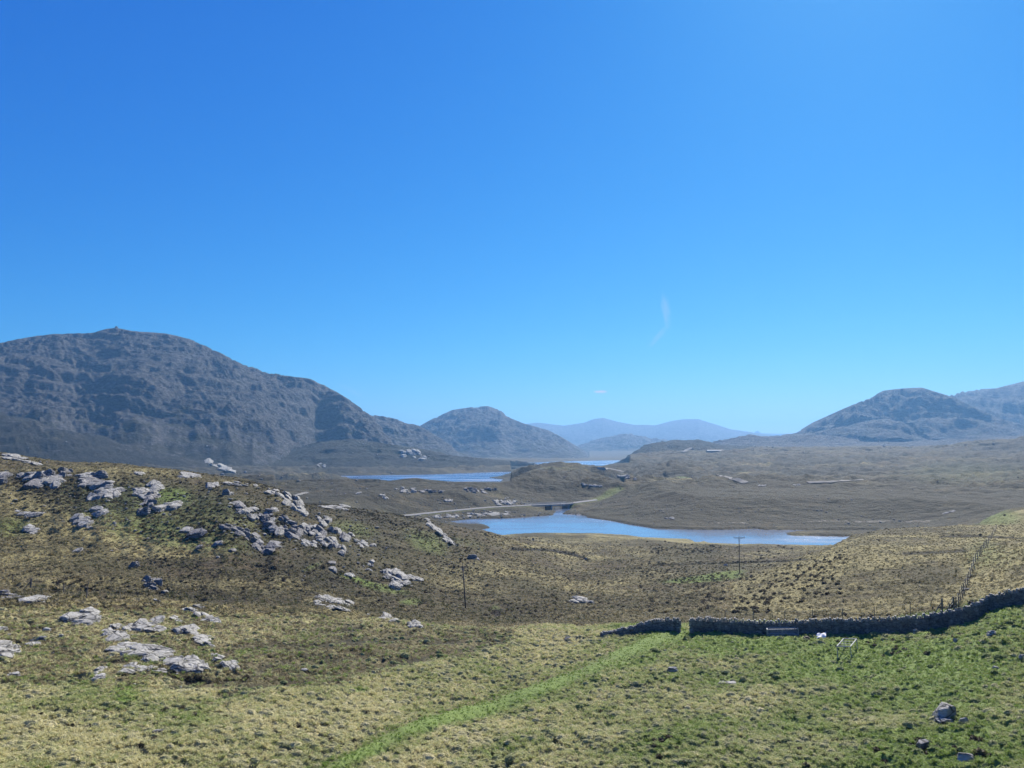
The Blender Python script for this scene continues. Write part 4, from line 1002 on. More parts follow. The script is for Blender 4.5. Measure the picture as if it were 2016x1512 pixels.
 (1568,954,14,3,3,0,'white stones at the right crest of the heather mound',0,0,0),
 (1868,1008,24,3,5,0,'low rocks on the dark moor left of the green knoll',0,0,-14),
]
seen = set()
for px, py, w, h, n, tilt, lb, dk, pl, an in OUT:
    r0 = 44 if py > 1000 else 44
    outcrop(px, py, w, h, n, tilt, lb, bool(dk), bool(pl), None, r0, an)

# single boulders in the pasture and by the wall
def boulder(px, py, w, h, label, me=None, dark=False, tilt=0, group=None, yaw=None, name='boulder'):
    o, p, r = place(me or random.choice(DROCKS[:7] if dark else ROCKS), name, px, py, w, h, tilt, None, False, yaw)
    return tag(o, label, 'boulder' if name == 'boulder' else 'rock', group)
boulder(1860, 1403, 54, 38, 'largest peaked grey boulder in the pasture at the lower right', PEAK, tilt=4, yaw=0.9)
boulder(1860, 1419, 30, 9, 'pale flat slab lying in front of the largest peaked boulder', SLABS[1])
boulder(1896, 1420, 17, 14, 'small rounded stone right of the largest peaked boulder', ROCKS[3])
boulder(1903, 1491, 34, 14, 'half buried triangular boulder at the bottom right', ROCKS[4], tilt=-4)
boulder(1816, 1464, 24, 14, 'mossy dark boulder half hidden in the grass at the lower right', DROCKS[5])
boulder(1325, 1316, 22, 16, 'lone pale pointed stone in the middle of the pasture', ROCKS[1])
boulder(1432, 1345, 38, 7, 'low flat weathered stone sunk in the pasture', SLABS[3])
boulder(310, 1441, 18, 10, 'single pale stone in the lower left pasture', ROCKS[5])
boulder(1961, 1316, 12, 7, 'small white stone on the right hand slope', ROCKS[0])
boulder(2012, 1293, 10, 8, 'white stone at the right edge of the pasture', ROCKS[2])
boulder(1882, 1260, 10, 6, 'bright white stone near the foot of the wall bend', ROCKS[4])
boulder(1803, 1243, 10, 8, 'grey stone on the bank below the right wall', ROCKS[6])
boulder(1952, 1246, 20, 8, 'long grey stone lying on the green slope under the wall', SLABS[2], tilt=-15)
boulder(1311, 1280, 8, 5, 'tiny grey stone beside the green strip', ROCKS[1])
boulder(1374, 1218, 11, 7, 'left one of two stones behind the wall near the gap', ROCKS[3])
boulder(1393, 1216, 13, 8, 'right one of two stones behind the wall near the gap', ROCKS[5])
boulder(920, 1451, 10, 5, 'small stone beside the green strip in the lower pasture', ROCKS[6])
boulder(598, 1318, 18, 4, 'flat pale stone at the edge of the brown ridges', SLABS[5])
boulder(1905, 1160, 14, 7, 'dark boulder on the grass slope right of the fence', DROCKS[1])
boulder(92, 1240, 13, 7, 'white stone left of the big ribbed outcrop', ROCKS[0])
boulder(82, 1257, 16, 8, 'white stone by the dark hollow at the left', ROCKS[2])
boulder(119, 1251, 14, 5, 'pair of flat pale stones below the ribbed outcrop', SLABS[4])
boulder(148, 1229, 12, 4, 'sliver of stone right below the ribbed outcrop', SLABS[6])
boulder(435, 1319, 6, 5, 'tiny white stone below the rightmost crumbling outcrop', ROCKS[4])
boulder(1154, 1100, 6, 4, 'white stone at the end of the dark ditch on the valley floor', ROCKS[4])
boulder(1429, 1112, 11, 4, 'pale stone on the valley floor below the near loch', ROCKS[4])
boulder(1050, 1062, 5, 4, 'tiny white stone on the near shore of the loch', ROCKS[4])
# small loose stones over slopes and moor: countless, one mesh
def scatter_stones():
    Vs = []; Fs = []; off = 0; mr = np.random.default_rng(5)
    base = [rock_shape(400 + i, ICO2[::1], 8, 1, 0, 0.03) for i in range(4)]
    bm = bmesh.new(); bmesh.ops.create_icosphere(bm, subdivisions=1, radius=1)
    D1 = np.array([v.co[:] for v in bm.verts]); F1 = np.array([[v.index for v in f.verts] for f in bm.faces]); bm.free()
    base = [rock_shape(400 + i, D1 * 1.0, 8, 1, 0, 0.03) for i in range(5)]
    spots = []
    # crag and slope stones, read by area of the photograph (px, py, rx, ry, count, smallest, largest in pixels)
    for px, py, rx, ry, n, a, b_ in [(90,960,110,50,60,2,6),(230,985,110,50,80,2,7),(320,1020,110,60,70,2,7),(500,1030,90,60,120,2,8),(620,1050,90,45,110,2,8),(700,1080,60,30,30,2,6),(480,960,120,25,40,2,6),
        (170,1030,120,50,30,2,5),(780,1050,120,30,50,1.5,4),(880,1065,90,35,60,1.5,5),(700,970,160,28,70,1.2,4),(960,1012,90,6,80,1.5,4),(870,1018,60,6,40,1.5,4),(760,1125,120,25,50,2,6),(900,1110,140,30,40,1.5,4),(1200,1000,140,25,50,1,3),
        (1450,1000,260,32,110,1,3.2),(1400,1035,220,5,30,1,2.5),(1180,945,180,25,60,1,3),(1700,1030,160,15,30,1,3.5),(1850,960,200,40,30,1,2.6),(280,1265,220,60,50,2,6),(60,1220,80,80,30,2,6),(600,880,500,20,60,1,3),(1240,880,120,6,20,1,3),(1650,880,350,12,60,1,3.5),
        (640,1130,90,30,30,2,5),(1050,1160,300,40,30,1.5,4),(1700,1200,300,200,14,2,5),(500,1430,500,70,14,2,5),(1500,1130,200,40,20,1.5,3.5),(880,990,60,12,40,1,3.5),(990,990,50,9,60,1.5,4)]:
        for _ in range(n):
            spots.append((px + mr.normal() * rx * 0.55, py + mr.normal() * ry * 0.55, a + (b_ - a) * mr.random() ** 2.2))
    for px, py, w in spots:
        if py > 1500 or px < -60 or px > 2080: continue
        p, r = hit(px, max(py, 870)); 
        inw = False
        for (nm, lb, lev, pts), Q in zip(LOCHS, LP):
            if abs(p.z - lev) < 0.9: inw = inw or float(poly_sdf(Q, np.array([p.x]), np.array([p.y]))[0]) < 1.0
        if inw or p.z < -42.5 and r < 520: continue
        W = w * r / F * (0.55 if r < 380 else 0.8); B = base[mr.integers(5)]; a = mr.uniform(0, 6.28); ca, sa = math.cos(a), math.sin(a)
        V = B * np.array([W, W * mr.uniform(.6, 1), W * mr.uniform(.35, .75)]); V = np.stack([V[:, 0] * ca - V[:, 1] * sa, V[:, 0] * sa + V[:, 1] * ca, V[:, 2]], -1) + np.array([p.x, p.y, p.z + W * .15])
        Vs.append(V); Fs.append(F1 + off); off += len(V)
    me = mesh_np('loose_stones', np.vstack(Vs), np.vstack(Fs), False)
    tag(obj('loose_stones', me, M_rock), 'small pale stones strewn over the slopes and moor', 'stones', None, 'stuff')
scatter_stones()

# ------------------------------------------------------------------ dry stone walls
def wall(path, label, h0, h1, name='dry_stone_wall'):
    P = [hit(x, y, 60, 110)[0] for x, y in path]
    out = [P[0]]
    for a, b in zip(P[:-1], P[1:]):
        n = max(1, int((b - a).length / 0.3))
        for j in range(1, n + 1): out.append(a.lerp(b, j / n))
    P = out; n = len(P)
    for _ in range(6): P = [P[0]] + [Vector(((P[i-1].x + P[i+1].x) / 2, (P[i-1].y + P[i+1].y) / 2, P[i].z)) for i in range(1, n - 1)] + [P[-1]]
    zs = [float(ground(p.x, p.y)) for p in P]
    k_ = 5; zs = [sum(zs[max(0, i - k_):i + k_ + 1]) / len(zs[max(0, i - k_):i + k_ + 1]) for i in range(n)]
    root = tag(empty(name, P[0]), label, 'wall'); o0 = P[0]
    ms = MB(); mc = MB(); core = MB(); rs = random.Random(11)
    def frame_(i):
        a, b = P[max(i - 1, 0)], P[min(i + 1, n - 1)]; t = (b - a); t.z = 0; t.normalize(); return t, Vector((-t.y, t.x, 0))
    for i in range(n - 1):
        t, nn = frame_(i); hh = h0 + (h1 - h0) * min(1, i / (n - 1)) ; 
        a = Vector((P[i].x, P[i].y, zs[i])) - o0; b = Vector((P[i + 1].x, P[i + 1].y, zs[i + 1])) - o0
        d = nn * 0.22
        z0 = Vector((0, 0, -0.3)); z1 = Vector((0, 0, hh - 0.08))
        core.poly([a - d + z0, a + d + z0, b + d + z0, b - d + z0, a - d + z1, a + d + z1, b + d + z1, b - d + z1], [(0, 1, 5, 4), (1, 2, 6, 5), (2, 3, 7, 6), (3, 0, 4, 7), (4, 5, 6, 7)])
    L_ = sum((P[i + 1] - P[i]).length for i in range(n - 1))
    def at(s):
        f = s / L_ * (n - 1); i = min(int(f), n - 2); u = f - i
        p = P[i].lerp(P[i + 1], u); return Vector((p.x, p.y, zs[i] + (zs[i + 1] - zs[i]) * u)), frame_(i), s / L_
    z = -0.15; course = 0
    while z < max(h0, h1) - 0.02:
        ch = rs.uniform(0.13, 0.21); s = rs.uniform(0, 0.2)
        while s < L_:
            w = rs.uniform(0.18, 0.48); p, (t, nn), f = at(min(s + w / 2, L_)); hh = h0 + (h1 - h0) * f
            if z + ch < hh + 0.03:
                ang = math.atan2(t.y, t.x); off = rs.uniform(-0.03, 0.03); batter = 0.30 - 0.07 * z
                for sd in (-1, 1):
                    M = Matrix.Rotation(ang + rs.uniform(-.1, .1), 3, 'Z') @ Matrix.Rotation(rs.uniform(-.12, .12), 3, 'Y') @ Matrix.Rotation(rs.uniform(-.1, .1), 3, 'X')
                    ms.box(tuple(p - o0 + nn * (sd * (batter - 0.12) + off) + Vector((0, 0, z + ch / 2 + rs.uniform(-.015, .015)))), (w * 0.95, 0.30 + rs.uniform(-.05, .08), ch * rs.uniform(.82, 1.0)), M, rs.uniform(.85, 1))
            s += w
        z += ch; course += 1
    s = 0.05
    while s < L_:
        w = rs.uniform(0.09, 0.22); p, (t, nn), f = at(min(s + w / 2, L_)); hh = h0 + (h1 - h0) * f; ang = math.atan2(t.y, t.x)
        ht = rs.uniform(0.14, 0.42) * (0.7 if hh < 0.8 else 1)
        M = Matrix.Rotation(ang + rs.uniform(-.15, .15), 3, 'Z') @ Matrix.Rotation(rs.uniform(-.35, .25), 3, 'Y')
        mc.box(tuple(p - o0 + Vector((0, 0, hh - 0.06 + ht / 2))), (w, rs.uniform(.34, .52), ht), M, rs.uniform(.6, .95))
        s += w + rs.uniform(0, .06)
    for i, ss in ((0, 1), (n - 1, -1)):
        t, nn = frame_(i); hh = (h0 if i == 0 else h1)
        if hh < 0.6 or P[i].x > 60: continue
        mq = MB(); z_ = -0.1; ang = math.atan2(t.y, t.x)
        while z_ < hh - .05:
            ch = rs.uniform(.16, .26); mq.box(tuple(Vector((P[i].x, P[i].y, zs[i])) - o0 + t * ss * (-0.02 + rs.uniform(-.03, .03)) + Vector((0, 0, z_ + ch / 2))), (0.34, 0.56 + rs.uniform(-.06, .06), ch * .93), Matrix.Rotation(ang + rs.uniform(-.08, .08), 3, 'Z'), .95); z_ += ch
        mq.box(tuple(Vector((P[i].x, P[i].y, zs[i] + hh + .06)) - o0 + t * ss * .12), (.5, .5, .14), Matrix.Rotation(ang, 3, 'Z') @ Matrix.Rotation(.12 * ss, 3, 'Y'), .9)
        mq.build('end_stones', M_rock, root)  # paler stone than the wall: sunlight on its ends put into the colour
    core.build('wall_core', M_wall, root)
    tag(ms.build('wall_stones', M_wall, root), kind='stuff'); tag(mc.build('cope_stones', M_cope, root), kind='stuff')
    return root
wall(WALL_L, 'short dry stone wall tapering away left of the gap', 0.35, 1.25)
wall(WALL_R, 'long dark dry stone wall curving uphill to the right edge', 1.22, 1.35)
# tumbled stones left of the short wall
boulder(1133, 1256, 11, 5, 'tumbled white stone left of the short wall end', ROCKS[1])
boulder(1118, 1256, 18, 5, 'tumbled grey stones left of the short wall end', DROCKS[9])
boulder(1190, 1245, 9, 6, 'pale stone on the low left end of the short wall', ROCKS[2])

# ------------------------------------------------------------------ fences
def post(mb, p, h, r, lean=0.0, leany=0.0):
    mb.tube(p - Vector((0, 0, 0.3)), p + Vector((lean * h, leany * h, h)), r, 7, r * 0.92)
def fence(pts, label, hgt=1.2, r0=80, r1=400, thick=(), name='wire_fence', rad=0.05, base_r=None):
    P = []
    for x, y in pts:
        if base_r: t, s = ray(x, y); p = Vector((base_r * math.sin(t), base_r * math.cos(t), 0)); p.z = float(ground(p.x, p.y))
        else: p, _ = hit(x, y, r0, r1)
        P.append(p)
    root = tag(empty(name, P[0]), label, 'fence'); o0 = P[0]; T = []
    for i, p in enumerate(P):
        mb = MB(); hh = hgt * random.uniform(.92, 1.08) * (1.2 if i in thick else 1); l = random.uniform(-.05, .05); l2 = random.uniform(-.04, .04)
        post(mb, p - o0, hh, rad * (1.8 if i in thick else 1), l, l2); mb.build('post', M_wood, root); T.append((p - o0, hh, l, l2))
        if i in thick:
            mb = MB(); mb.tube(p - o0 + Vector((0, 0, hh * .75)), p - o0 + Vector((-0.9, -0.1, 0)), rad * .9, 6); mb.build('strut', M_wood, root)
    for f in (0.30, 0.62, 0.92):
        mb = MB()
        for (a, ha, la, lb_), (b, hb, lc, ld) in zip(T[:-1], T[1:]):
            mb.tube(a + Vector((la * ha * f, lb_ * ha * f, ha * f)), b + Vector((lc * hb * f, ld * hb * f, hb * f)), 0.006, 3)
        mb.build('wire', M_steel, root)
    return root
FA = [(1855,1208),(1871,1210),(1878.5,1203),(1883.5,1198),(1887.5,1188),(1891,1183),(1895,1174),(1898,1170),(1902,1158),(1905,1150),(1908,1143),(1911,1136),(1914,1127),(1917,1113),(1920.5,1106),(1925,1101),(1928,1096),(1931,1092),(1934,1088),(1937.5,1084),(1940,1079),(1943,1075),(1946.6,1070),(1949.5,1065),(1952,1060),(1954.5,1055),(1957,1050),(1959.5,1045),(1962,1041)]
fence(FA, 'post and wire fence climbing the brown hill from the wall bend', 1.25, 87, 330, (0, 2), rad=0.058)
fence([(1427,1225),(1483,1225),(1545,1225),(1600,1224),(1660,1224),(1722,1224),(1792,1222)], 'line of thin posts just behind the long stone wall', 1.75, base_r=88.5, rad=0.045)
fence([(-30,1142),(25,1148),(60,1162),(125,1172),(170,1178)], 'old leaning fence posts by the peat hags at the left', 1.25, 90, 160, (2,), rad=0.06)

# ------------------------------------------------------------------ power poles
def power_pole(px, pyb, pxt, pyt, label, armpx, r0=100):
    p, r = hit(px, pyb, r0, 330); t, s = ray(pxt, pyt); top_ = Vector((r * math.sin(t), r * math.cos(t), s * r)) - p
    root = tag(empty('power_pole', p), label, 'power pole', 'wooden power poles in the valley')
    mb = MB(); mb.tube((0, 0, -0.5), top_, 0.125, 10, 0.09); mb.build('pole', M_pole, root, True)
    w = armpx * r / F; c = top_ - Vector((0, 0, 0.25))
    mb = MB(); mb.box(tuple(c + Vector((0, -0.16, 0))), (w, 0.12, 0.14)); mb.build('crossarm', M_pole, root)
    for sx in (-1, 1):
        mb = MB(); mb.tube(c + Vector((sx * w * 0.25, -0.15, 0)), c + Vector((0, -0.12, -0.75)), 0.035, 5); mb.build('brace', M_steel, root)
    for sx in (-0.47, 0, 0.47):
        mb = MB(); b = c + Vector((sx * w, -0.16, 0.07 if sx else 0.28))
        mb.tube(b, b + Vector((0, 0, 0.12)), 0.03, 6); mb.tube(b + Vector((0, 0, .12)), b + Vector((0, 0, .20)), 0.085, 8, 0.06); mb.tube(b + Vector((0, 0, .20)), b + Vector((0, 0, .30)), 0.07, 8, 0.04); mb.build('insulator', M_ceramic, root)
    return root
power_pole(917, 1197, 911, 1113, 'wooden power pole on the brown moor left of the valley floor', 16)
power_pole(1456, 1128, 1455, 1057, 'wooden power pole whose crossarm shows against the near loch', 20)

# ------------------------------------------------------------------ things by the wall
def P_at(px, py): return hit(px, py, 60, 86)[0]
# trestle frame on four legs
p = P_at(1668, 1284); fr = tag(empty('trestle_table', p), 'empty metal table frame on four legs in the grass before the wall', 'trestle')
u = Vector((1.15, -0.12, 0)); v = Vector((1.75, 2.6, 0)); c0 = -u / 2 - v / 2
cs = [c0, c0 + u, c0 + u + v, c0 + v]
def gz(q): return float(ground(p.x + q.x, p.y + q.y)) - p.z
tops = [Vector((q.x, q.y, 0.85)) for q in cs]
for a, b in ((0, 1), (1, 2), (2, 3), (3, 0)):
    mb = MB(); mb.tube(tops[a], tops[b], 0.045, 6); mb.build('rail', M_worn, fr)
for q, tp in zip(cs, tops):
    mb = MB(); mb.tube(Vector((q.x + .05, q.y, gz(q) - 0.05)), tp, 0.04, 6); mb.build('leg', M_worn, fr)
mb = MB()
for k_ in (0.33, 0.66): mb.tube(tops[0].lerp(tops[3], k_), tops[1].lerp(tops[2], k_), 0.02, 5)
mb.build('cross_bar', M_worn, fr)
# framed mesh feeder
def panel(pxa, pya, pxb, pyb, h, label, name, depth=0.0, bars=10, lean=0.0, cat_='feeder'):
    a, b = P_at(pxa, pya), P_at(pxb, pyb); root = tag(empty(name, a), label, cat_); L_ = b - a; n = Vector((-L_.y, L_.x, 0)).normalized()
    def at(u_, w_, z_): return L_ * u_ + n * (w_ + lean * z_) + Vector((0, 0, z_))
    rows = (0.0, depth) if depth else (0.0,)
    for w_ in rows:
        for z_ in (0.08, h): 
            mb = MB(); mb.tube(at(0, w_, z_), at(1, w_, z_), 0.035, 6); mb.build('rail', M_steel, root)
        for u_ in (0, 0.5, 1):
            mb = MB(); mb.tube(at(u_, w_, -0.05), at(u_, w_, h), 0.035, 6); mb.build('post', M_steel, root)
        mb = MB()
        for i in range(1, bars * 2):
            mb.tube(at(i / bars / 2, w_, 0.08), at(i / bars / 2, w_, h), 0.008, 4)
        for z_ in np.linspace(0.08, h, 6)[1:-1]: mb.tube(at(0, w_, z_), at(1, w_, z_), 0.008, 4)
        tag(mb.build('mesh_wire', M_steel, root), kind='stuff')
    if depth:
        for u_ in (0, 1):
            mb = MB(); mb.tube(at(u_, 0, h), at(u_, depth, h), 0.03, 6); mb.build('end_rail', M_steel, root)
    return root
panel(1511, 1252.5, 1572, 1251.5, 0.66, 'grey framed wire mesh feeder standing before the long wall', 'mesh_feeder', 0.6)
panel(1441, 1246, 1503, 1251, 0.36, 'low slanting metal hurdle lying left of the mesh feeder', 'metal_hurdle', 0, 12, -0.5, 'hurdle')
# white sheet
p = P_at(1616, 1256); bm = bmesh.new(); bmesh.ops.create_grid(bm, x_segments=14, y_segments=10, size=0.5)
for v_ in bm.verts:
    x, y = v_.co.x, v_.co.y; v_.co = Vector((x * 1.05 + y * .35, y * 0.9, 0.30 + 0.30 * (x + y) * 0.8 + 0.10 * math.sin(x * 7) * math.cos(y * 6) - 0.5 * max(0, abs(y) - .35) - 0.6 * max(0, -x - .3)))
bmesh.ops.solidify(bm, geom=bm.faces[:], thickness=0.05)
me = bpy.data.meshes.new('white_sheet'); bm.to_mesh(me); bm.free(); me.polygons.foreach_set('use_smooth', [True] * len(me.polygons))
tag(obj('white_sheet', me, M_white, loc=p), 'crumpled white sheet lying in the grass between feeder and table frame', 'sheet')
p = P_at(1588, 1258); mb = MB(); mb.box((0, 0, .08), (0.55, .4, .16)); mb.box((0.02, 0, .2), (0.3, .3, .1)); tag(mb.build('black_bucket', M_pole), 'small dark lump of scrap left of the white sheet', 'scrap').location = p

# ------------------------------------------------------------------ grass, rushes and heather (countless)
def leaf_mat(name, lo, hi):
    m, nt, b = new_mat(name); g = G(nt)
    a = g.N.new('ShaderNodeAttribute'); a.attribute_type = 'INSTANCER'; a.attribute_name = 'tint'
    c = g.mix(a.outputs['Fac'], lo, hi); g.L.new(c, b.inputs['Base Color']); b.inputs['Roughness'].default_value = 0.75
    tr = g.N.new('ShaderNodeBsdfTranslucent'); g.L.new(c, tr.inputs[0]); mx = g.N.new('ShaderNodeMixShader'); mx.inputs[0].default_value = 0.35
    g.L.new(b.outputs[0], mx.inputs[1]); g.L.new(tr.outputs[0], mx.inputs[2])
    g.L.new(mx.outputs[0], g.N['Material Output'].inputs[0]); return m
M_grass = leaf_mat('grass_blades', (0.20, 0.29, 0.055), (0.64, 0.59, 0.32)); M_bent = leaf_mat('bent_grass', (0.088, 0.092, 0.036), (0.46, 0.38, 0.22))
M_heath = leaf_mat('heather', (0.038, 0.030, 0.022), (0.110, 0.096, 0.052))
def tuft_mesh(name, seed, n, h, spread, width, droop):
    r = random.Random(seed); V = []; Fc = []
    for i in range(n):
        a = r.uniform(0, 6.283); d = r.random() ** 0.5 * spread * 0.45; bx, by = d * math.cos(a), d * math.sin(a)
        a2 = a + r.uniform(-.7, .7); hh = h * r.uniform(.6, 1.1); out = spread * r.uniform(.3, 1.0) * droop; w = width * r.uniform(.7, 1.2)
        px_, py_ = -math.sin(a2) * w, math.cos(a2) * w; ox, oy = math.cos(a2), math.sin(a2); b = len(V)
        V += [(bx - px_, by - py_, -0.03), (bx + px_, by + py_, -0.03), (bx + ox * out * .4 - px_ * .8, by + oy * out * .4 - py_ * .8, hh * .7), (bx + ox * out * .4 + px_ * .8, by + oy * out * .4 + py_ * .8, hh * .7), (bx + ox * out, by + oy * out, hh * (1 - .35 * droop))]
        Fc += [(b, b + 1, b + 3, b + 2), (b + 2, b + 3, b + 4)]
    me = bpy.data.meshes.new(name); me.from_pydata(V, [], Fc); me.update(); return me
def bush_mesh(name, seed, n):
    r = random.Random(seed); V = []; Fc = []
    for i in range(n):
        a = r.uniform(0, 6.283); el = r.uniform(0.05, 1.5); rad = r.uniform(.75, 1.05); c = Vector((math.cos(a) * math.cos(el), math.sin(a) * math.cos(el), math.sin(el) * .75)) * rad
        q = Vector((r.gauss(0, 1), r.gauss(0, 1), r.gauss(0, 1))).normalized(); t = q.orthogonal().normalized() * r.uniform(.12, .26); u = q.cross(t).normalized() * r.uniform(.1, .2); b = len(V)
        V += [c - t, c + u, c + t, c - u]; Fc.append((b, b + 1, b + 2, b + 3))
    b = len(V); k = 10
    for i in range(k): V.append((.8 * math.cos(6.283 * i / k), .8 * math.sin(6.283 * i / k), -.2))
    for i in range(k): V.append((.6 * math.cos(6.283 * i / k + .3), .6 * math.sin(6.283 * i / k + .3), .42))
    V.append((0, 0, .6))
    for i in range(k): Fc.append((b + i, b + (i + 1) % k, b + k + (i + 1) % k, b + k + i)); Fc.append((b + k + i, b + k + (i + 1) % k, b + 2 * k))
    me = bpy.data.meshes.new(name); me.from_pydata(V, [], Fc); me.update(); return me
def scatter(name, label, cat_, meshes, mat, pts, scale, tint):
    cl = bpy.data.collections.new(name + '_pieces')
    for me in meshes:
        me.materials.append(mat); o = bpy.data.objects.new(name + '_piece', me); cl.objects.link(o)
    n = len(pts); me = bpy.data.meshes.new(name); me.vertices.add(n); me.vertices.foreach_set('co', np.asarray(pts, np.float32).ravel())
    def at(nm, ty, v): a = me.attributes.new(nm, ty, 'POINT'); a.data.foreach_set('vector' if ty == 'FLOAT_VECTOR' else 'value', v)
    at('size', 'FLOAT_VECTOR', np.asarray(scale, np.float32).ravel()); at('tint', 'FLOAT', np.asarray(tint, np.float32))
    at('turn', 'FLOAT_VECTOR', np.stack([rng.normal(0, .1, n), rng.normal(0, .1, n), rng.uniform(0, 6.28, n)], -1).astype(np.float32).ravel())
    at('kind', 'INT', rng.integers(0, len(meshes), n).astype(np.int32))
    o = obj(name, me); tag(o, label, cat_, None, 'stuff')
    ng = bpy.data.node_groups.new(name + '_nodes', 'GeometryNodeTree'); ng.interface.new_socket('Geometry', in_out='INPUT', socket_type='NodeSocketGeometry'); ng.interface.new_socket('Geometry', in_out='OUTPUT', socket_type='NodeSocketGeometry')
    N = ng.nodes; L = ng.links; gi = N.new('NodeGroupInput'); go = N.new('NodeGroupOutput'); ip = N.new('GeometryNodeInstanceOnPoints'); ci = N.new('GeometryNodeCollectionInfo')
    ci.inputs[0].default_value = cl; ci.inputs[1].default_value = True; ci.inputs[2].default_value = True
    def na(nm, ty): a = N.new('GeometryNodeInputNamedAttribute'); a.data_type = ty; a.inputs[0].default_value = nm; return [s_ for s_ in a.outputs if s_.enabled][0]
    L.new(gi.outputs[0], ip.inputs['Points']); L.new(ci.outputs[0], ip.inputs['Instance']); ip.inputs['Pick Instance'].default_value = True
    L.new(na('kind', 'INT'), ip.inputs['Instance Index']); L.new(na('turn', 'FLOAT_VECTOR'), ip.inputs['Rotation']); L.new(na('size', 'FLOAT_VECTOR'), ip.inputs['Scale'])
    L.new(ip.outputs[0], go.inputs[0]); md = o.modifiers.new('scatter', 'NODES'); md.node_group = ng
    return o
FSTRAW, FGREEN, FGS, FHM = straw, green, GS, HM
def grid_val(A, x, y):
    th = np.arctan2(x, y); r = np.hypot(x, y); j = np.clip(np.searchsorted(TH, th) - 1, 0, NT - 2); i = np.clip(np.searchsorted(RR, r) - 1, 0, NR - 2); return A[i, j]
def sample(n, r0, r1, tmax=0.95, power=1.0):
    t = rng.uniform(-tmax, tmax, n); r = r0 + (r1 - r0) * rng.random(n) ** power; th = np.arctan(t); return r * np.sin(th), r * np.cos(th)
# pasture tufts
x, y = sample(105000, 45, 92, power=1.15)
hm = grid_val(FHM, x, y); gsv = grid_val(FGS, x, y); rkv = np.maximum(grid_val(PEAT, x, y), grid_val(RB, x, y) * .8 * rng.random(len(x)))
keep = (rng.random(len(x)) < np.clip(0.45 + 0.55 * hm, 0.10, 1)) & (rng.random(len(x)) > gsv * .35) & (rkv < .3) & (rng.random(len(x)) > grid_val(RB, x, y) * .75) & (np.hypot(x, y) > 44)
x, y = x[keep], y[keep]
brv = grid_val(BR, x, y) > rng.random(len(x)) * 1.3 + .1
xb, yb = x[brv], y[brv]; x, y = x[~brv], y[~brv]
z = ground(x, y); st_ = grid_val(FSTRAW, x, y); gr_ = grid_val(FGREEN, x, y)
gsv = grid_val(FGS, x, y); hmv = grid_val(FHM, x, y); tint = np.clip(0.16 + 0.22 * hmv + 0.75 * st_ - 0.45 * gr_ - .25 * gsv + rng.normal(0, .2, len(x)), 0, 1); sz = rng.uniform(.55, 1.25, len(x)) * (1 - .35 * gr_) * (1 - .4 * gsv)  # paler on crests, greener in troughs: hummock shading put into the tint
scatter('grass', 'tussocky straw and green grass tufts covering the pasture', 'grass', [tuft_mesh('tuft', i, 22, .26, .30, .018, .8) for i in range(5)], M_grass, np.stack([x, y, z], -1), np.stack([sz, sz, sz * rng.uniform(.7, 1.1, len(x))], -1), tint)
M_mound, nt_, b_ = new_mat('tussock_turf'); g_ = G(nt_); P_ = g_.N.new('ShaderNodeNewGeometry').outputs['Position']
a_ = g_.N.new('ShaderNodeAttribute'); a_.attribute_type = 'INSTANCER'; a_.attribute_name = 'tint'
q_ = g_.noise(P_, 9, 4, .7); f_ = g_.math('MULTIPLY_ADD', q_, 1.8, g_.math('ADD', a_.outputs['Fac'], -0.95), clamp=True)
g_.L.new(g_.mix(f_, (0.085, 0.125, 0.030), (0.52, 0.46, 0.25)), b_.inputs['Base Color']); g_.L.new(g_.bump(q_, .9, .08), b_.inputs['Normal'])
def mound_mesh(name, seed):
    r = random.Random(seed); V = []; Fc = []; K, Lr = 12, 4
    for l in range(Lr):
        el = l / Lr * 1.35
        for i in range(K):
            a = 6.283 * i / K; q = r.uniform(.86, 1.14); V.append((math.cos(a) * math.cos(el) * q, math.sin(a) * math.cos(el) * q * .75, math.sin(el) * r.uniform(.9, 1.1) * .62 - .08))
    V.append((0, 0, .58)); 
    for l in range(Lr - 1):
        for i in range(K): Fc.append((l * K + i, l * K + (i + 1) % K, (l + 1) * K + (i + 1) % K, (l + 1) * K + i))
    for i in range(K): Fc.append(((Lr - 1) * K + i, (Lr - 1) * K + (i + 1) % K, Lr * K))
    for i in range(34):                       # drooping blades over the crown
        a = r.uniform(0, 6.283); d = r.uniform(.1, .75); bx, by = d * math.cos(a), d * math.sin(a) * .75; h_ = .62 * math.sqrt(max(0, 1 - d * d)); w = .05; px_, py_ = -math.sin(a) * w, math.cos(a) * w; b = len(V); o_ = r.uniform(.25, .5)
        V += [(bx - px_, by - py_, h_ - .08), (bx + px_, by + py_, h_ - .08), (bx + math.cos(a) * o_, by + math.sin(a) * o_, h_ + r.uniform(-.08, .2))]; Fc.append((b, b + 1, b + 2))
    me = bpy.data.meshes.new(name); me.from_pydata(V, [], Fc); me.update(); return me
xm, ym = sample(30000, 45, 93, power=1.1)
cl = fbm(xm / 4.5, ym / 3.0, 3, 301); gsm = grid_val(FGS, xm, ym); grm = grid_val(FGREEN, xm, ym); brm = grid_val(BR, xm, ym)
keep = (rng.random(len(xm)) < np.clip(.62 + 1.4 * cl, .06, 1) * (1 - np.clip(3 * gsm, 0, 1)) * (1 - .8 * np.clip(grm * 1.3 - .3, 0, 1)) * (1 - .75 * brm)) & (np.hypot(xm, ym) < np.where(xm > 0, 84, 92))
xm, ym, grm, brm = xm[keep], ym[keep], grm[keep], brm[keep]; stm = grid_val(FSTRAW, xm, ym); zm = ground(xm, ym)
szm = np.clip(rng.lognormal(-1.68, .34, len(xm)), .10, .42)
tm = np.clip(.30 + .62 * stm - .30 * grm + .15 * rng.normal(0, 1, len(xm)), 0, 1)
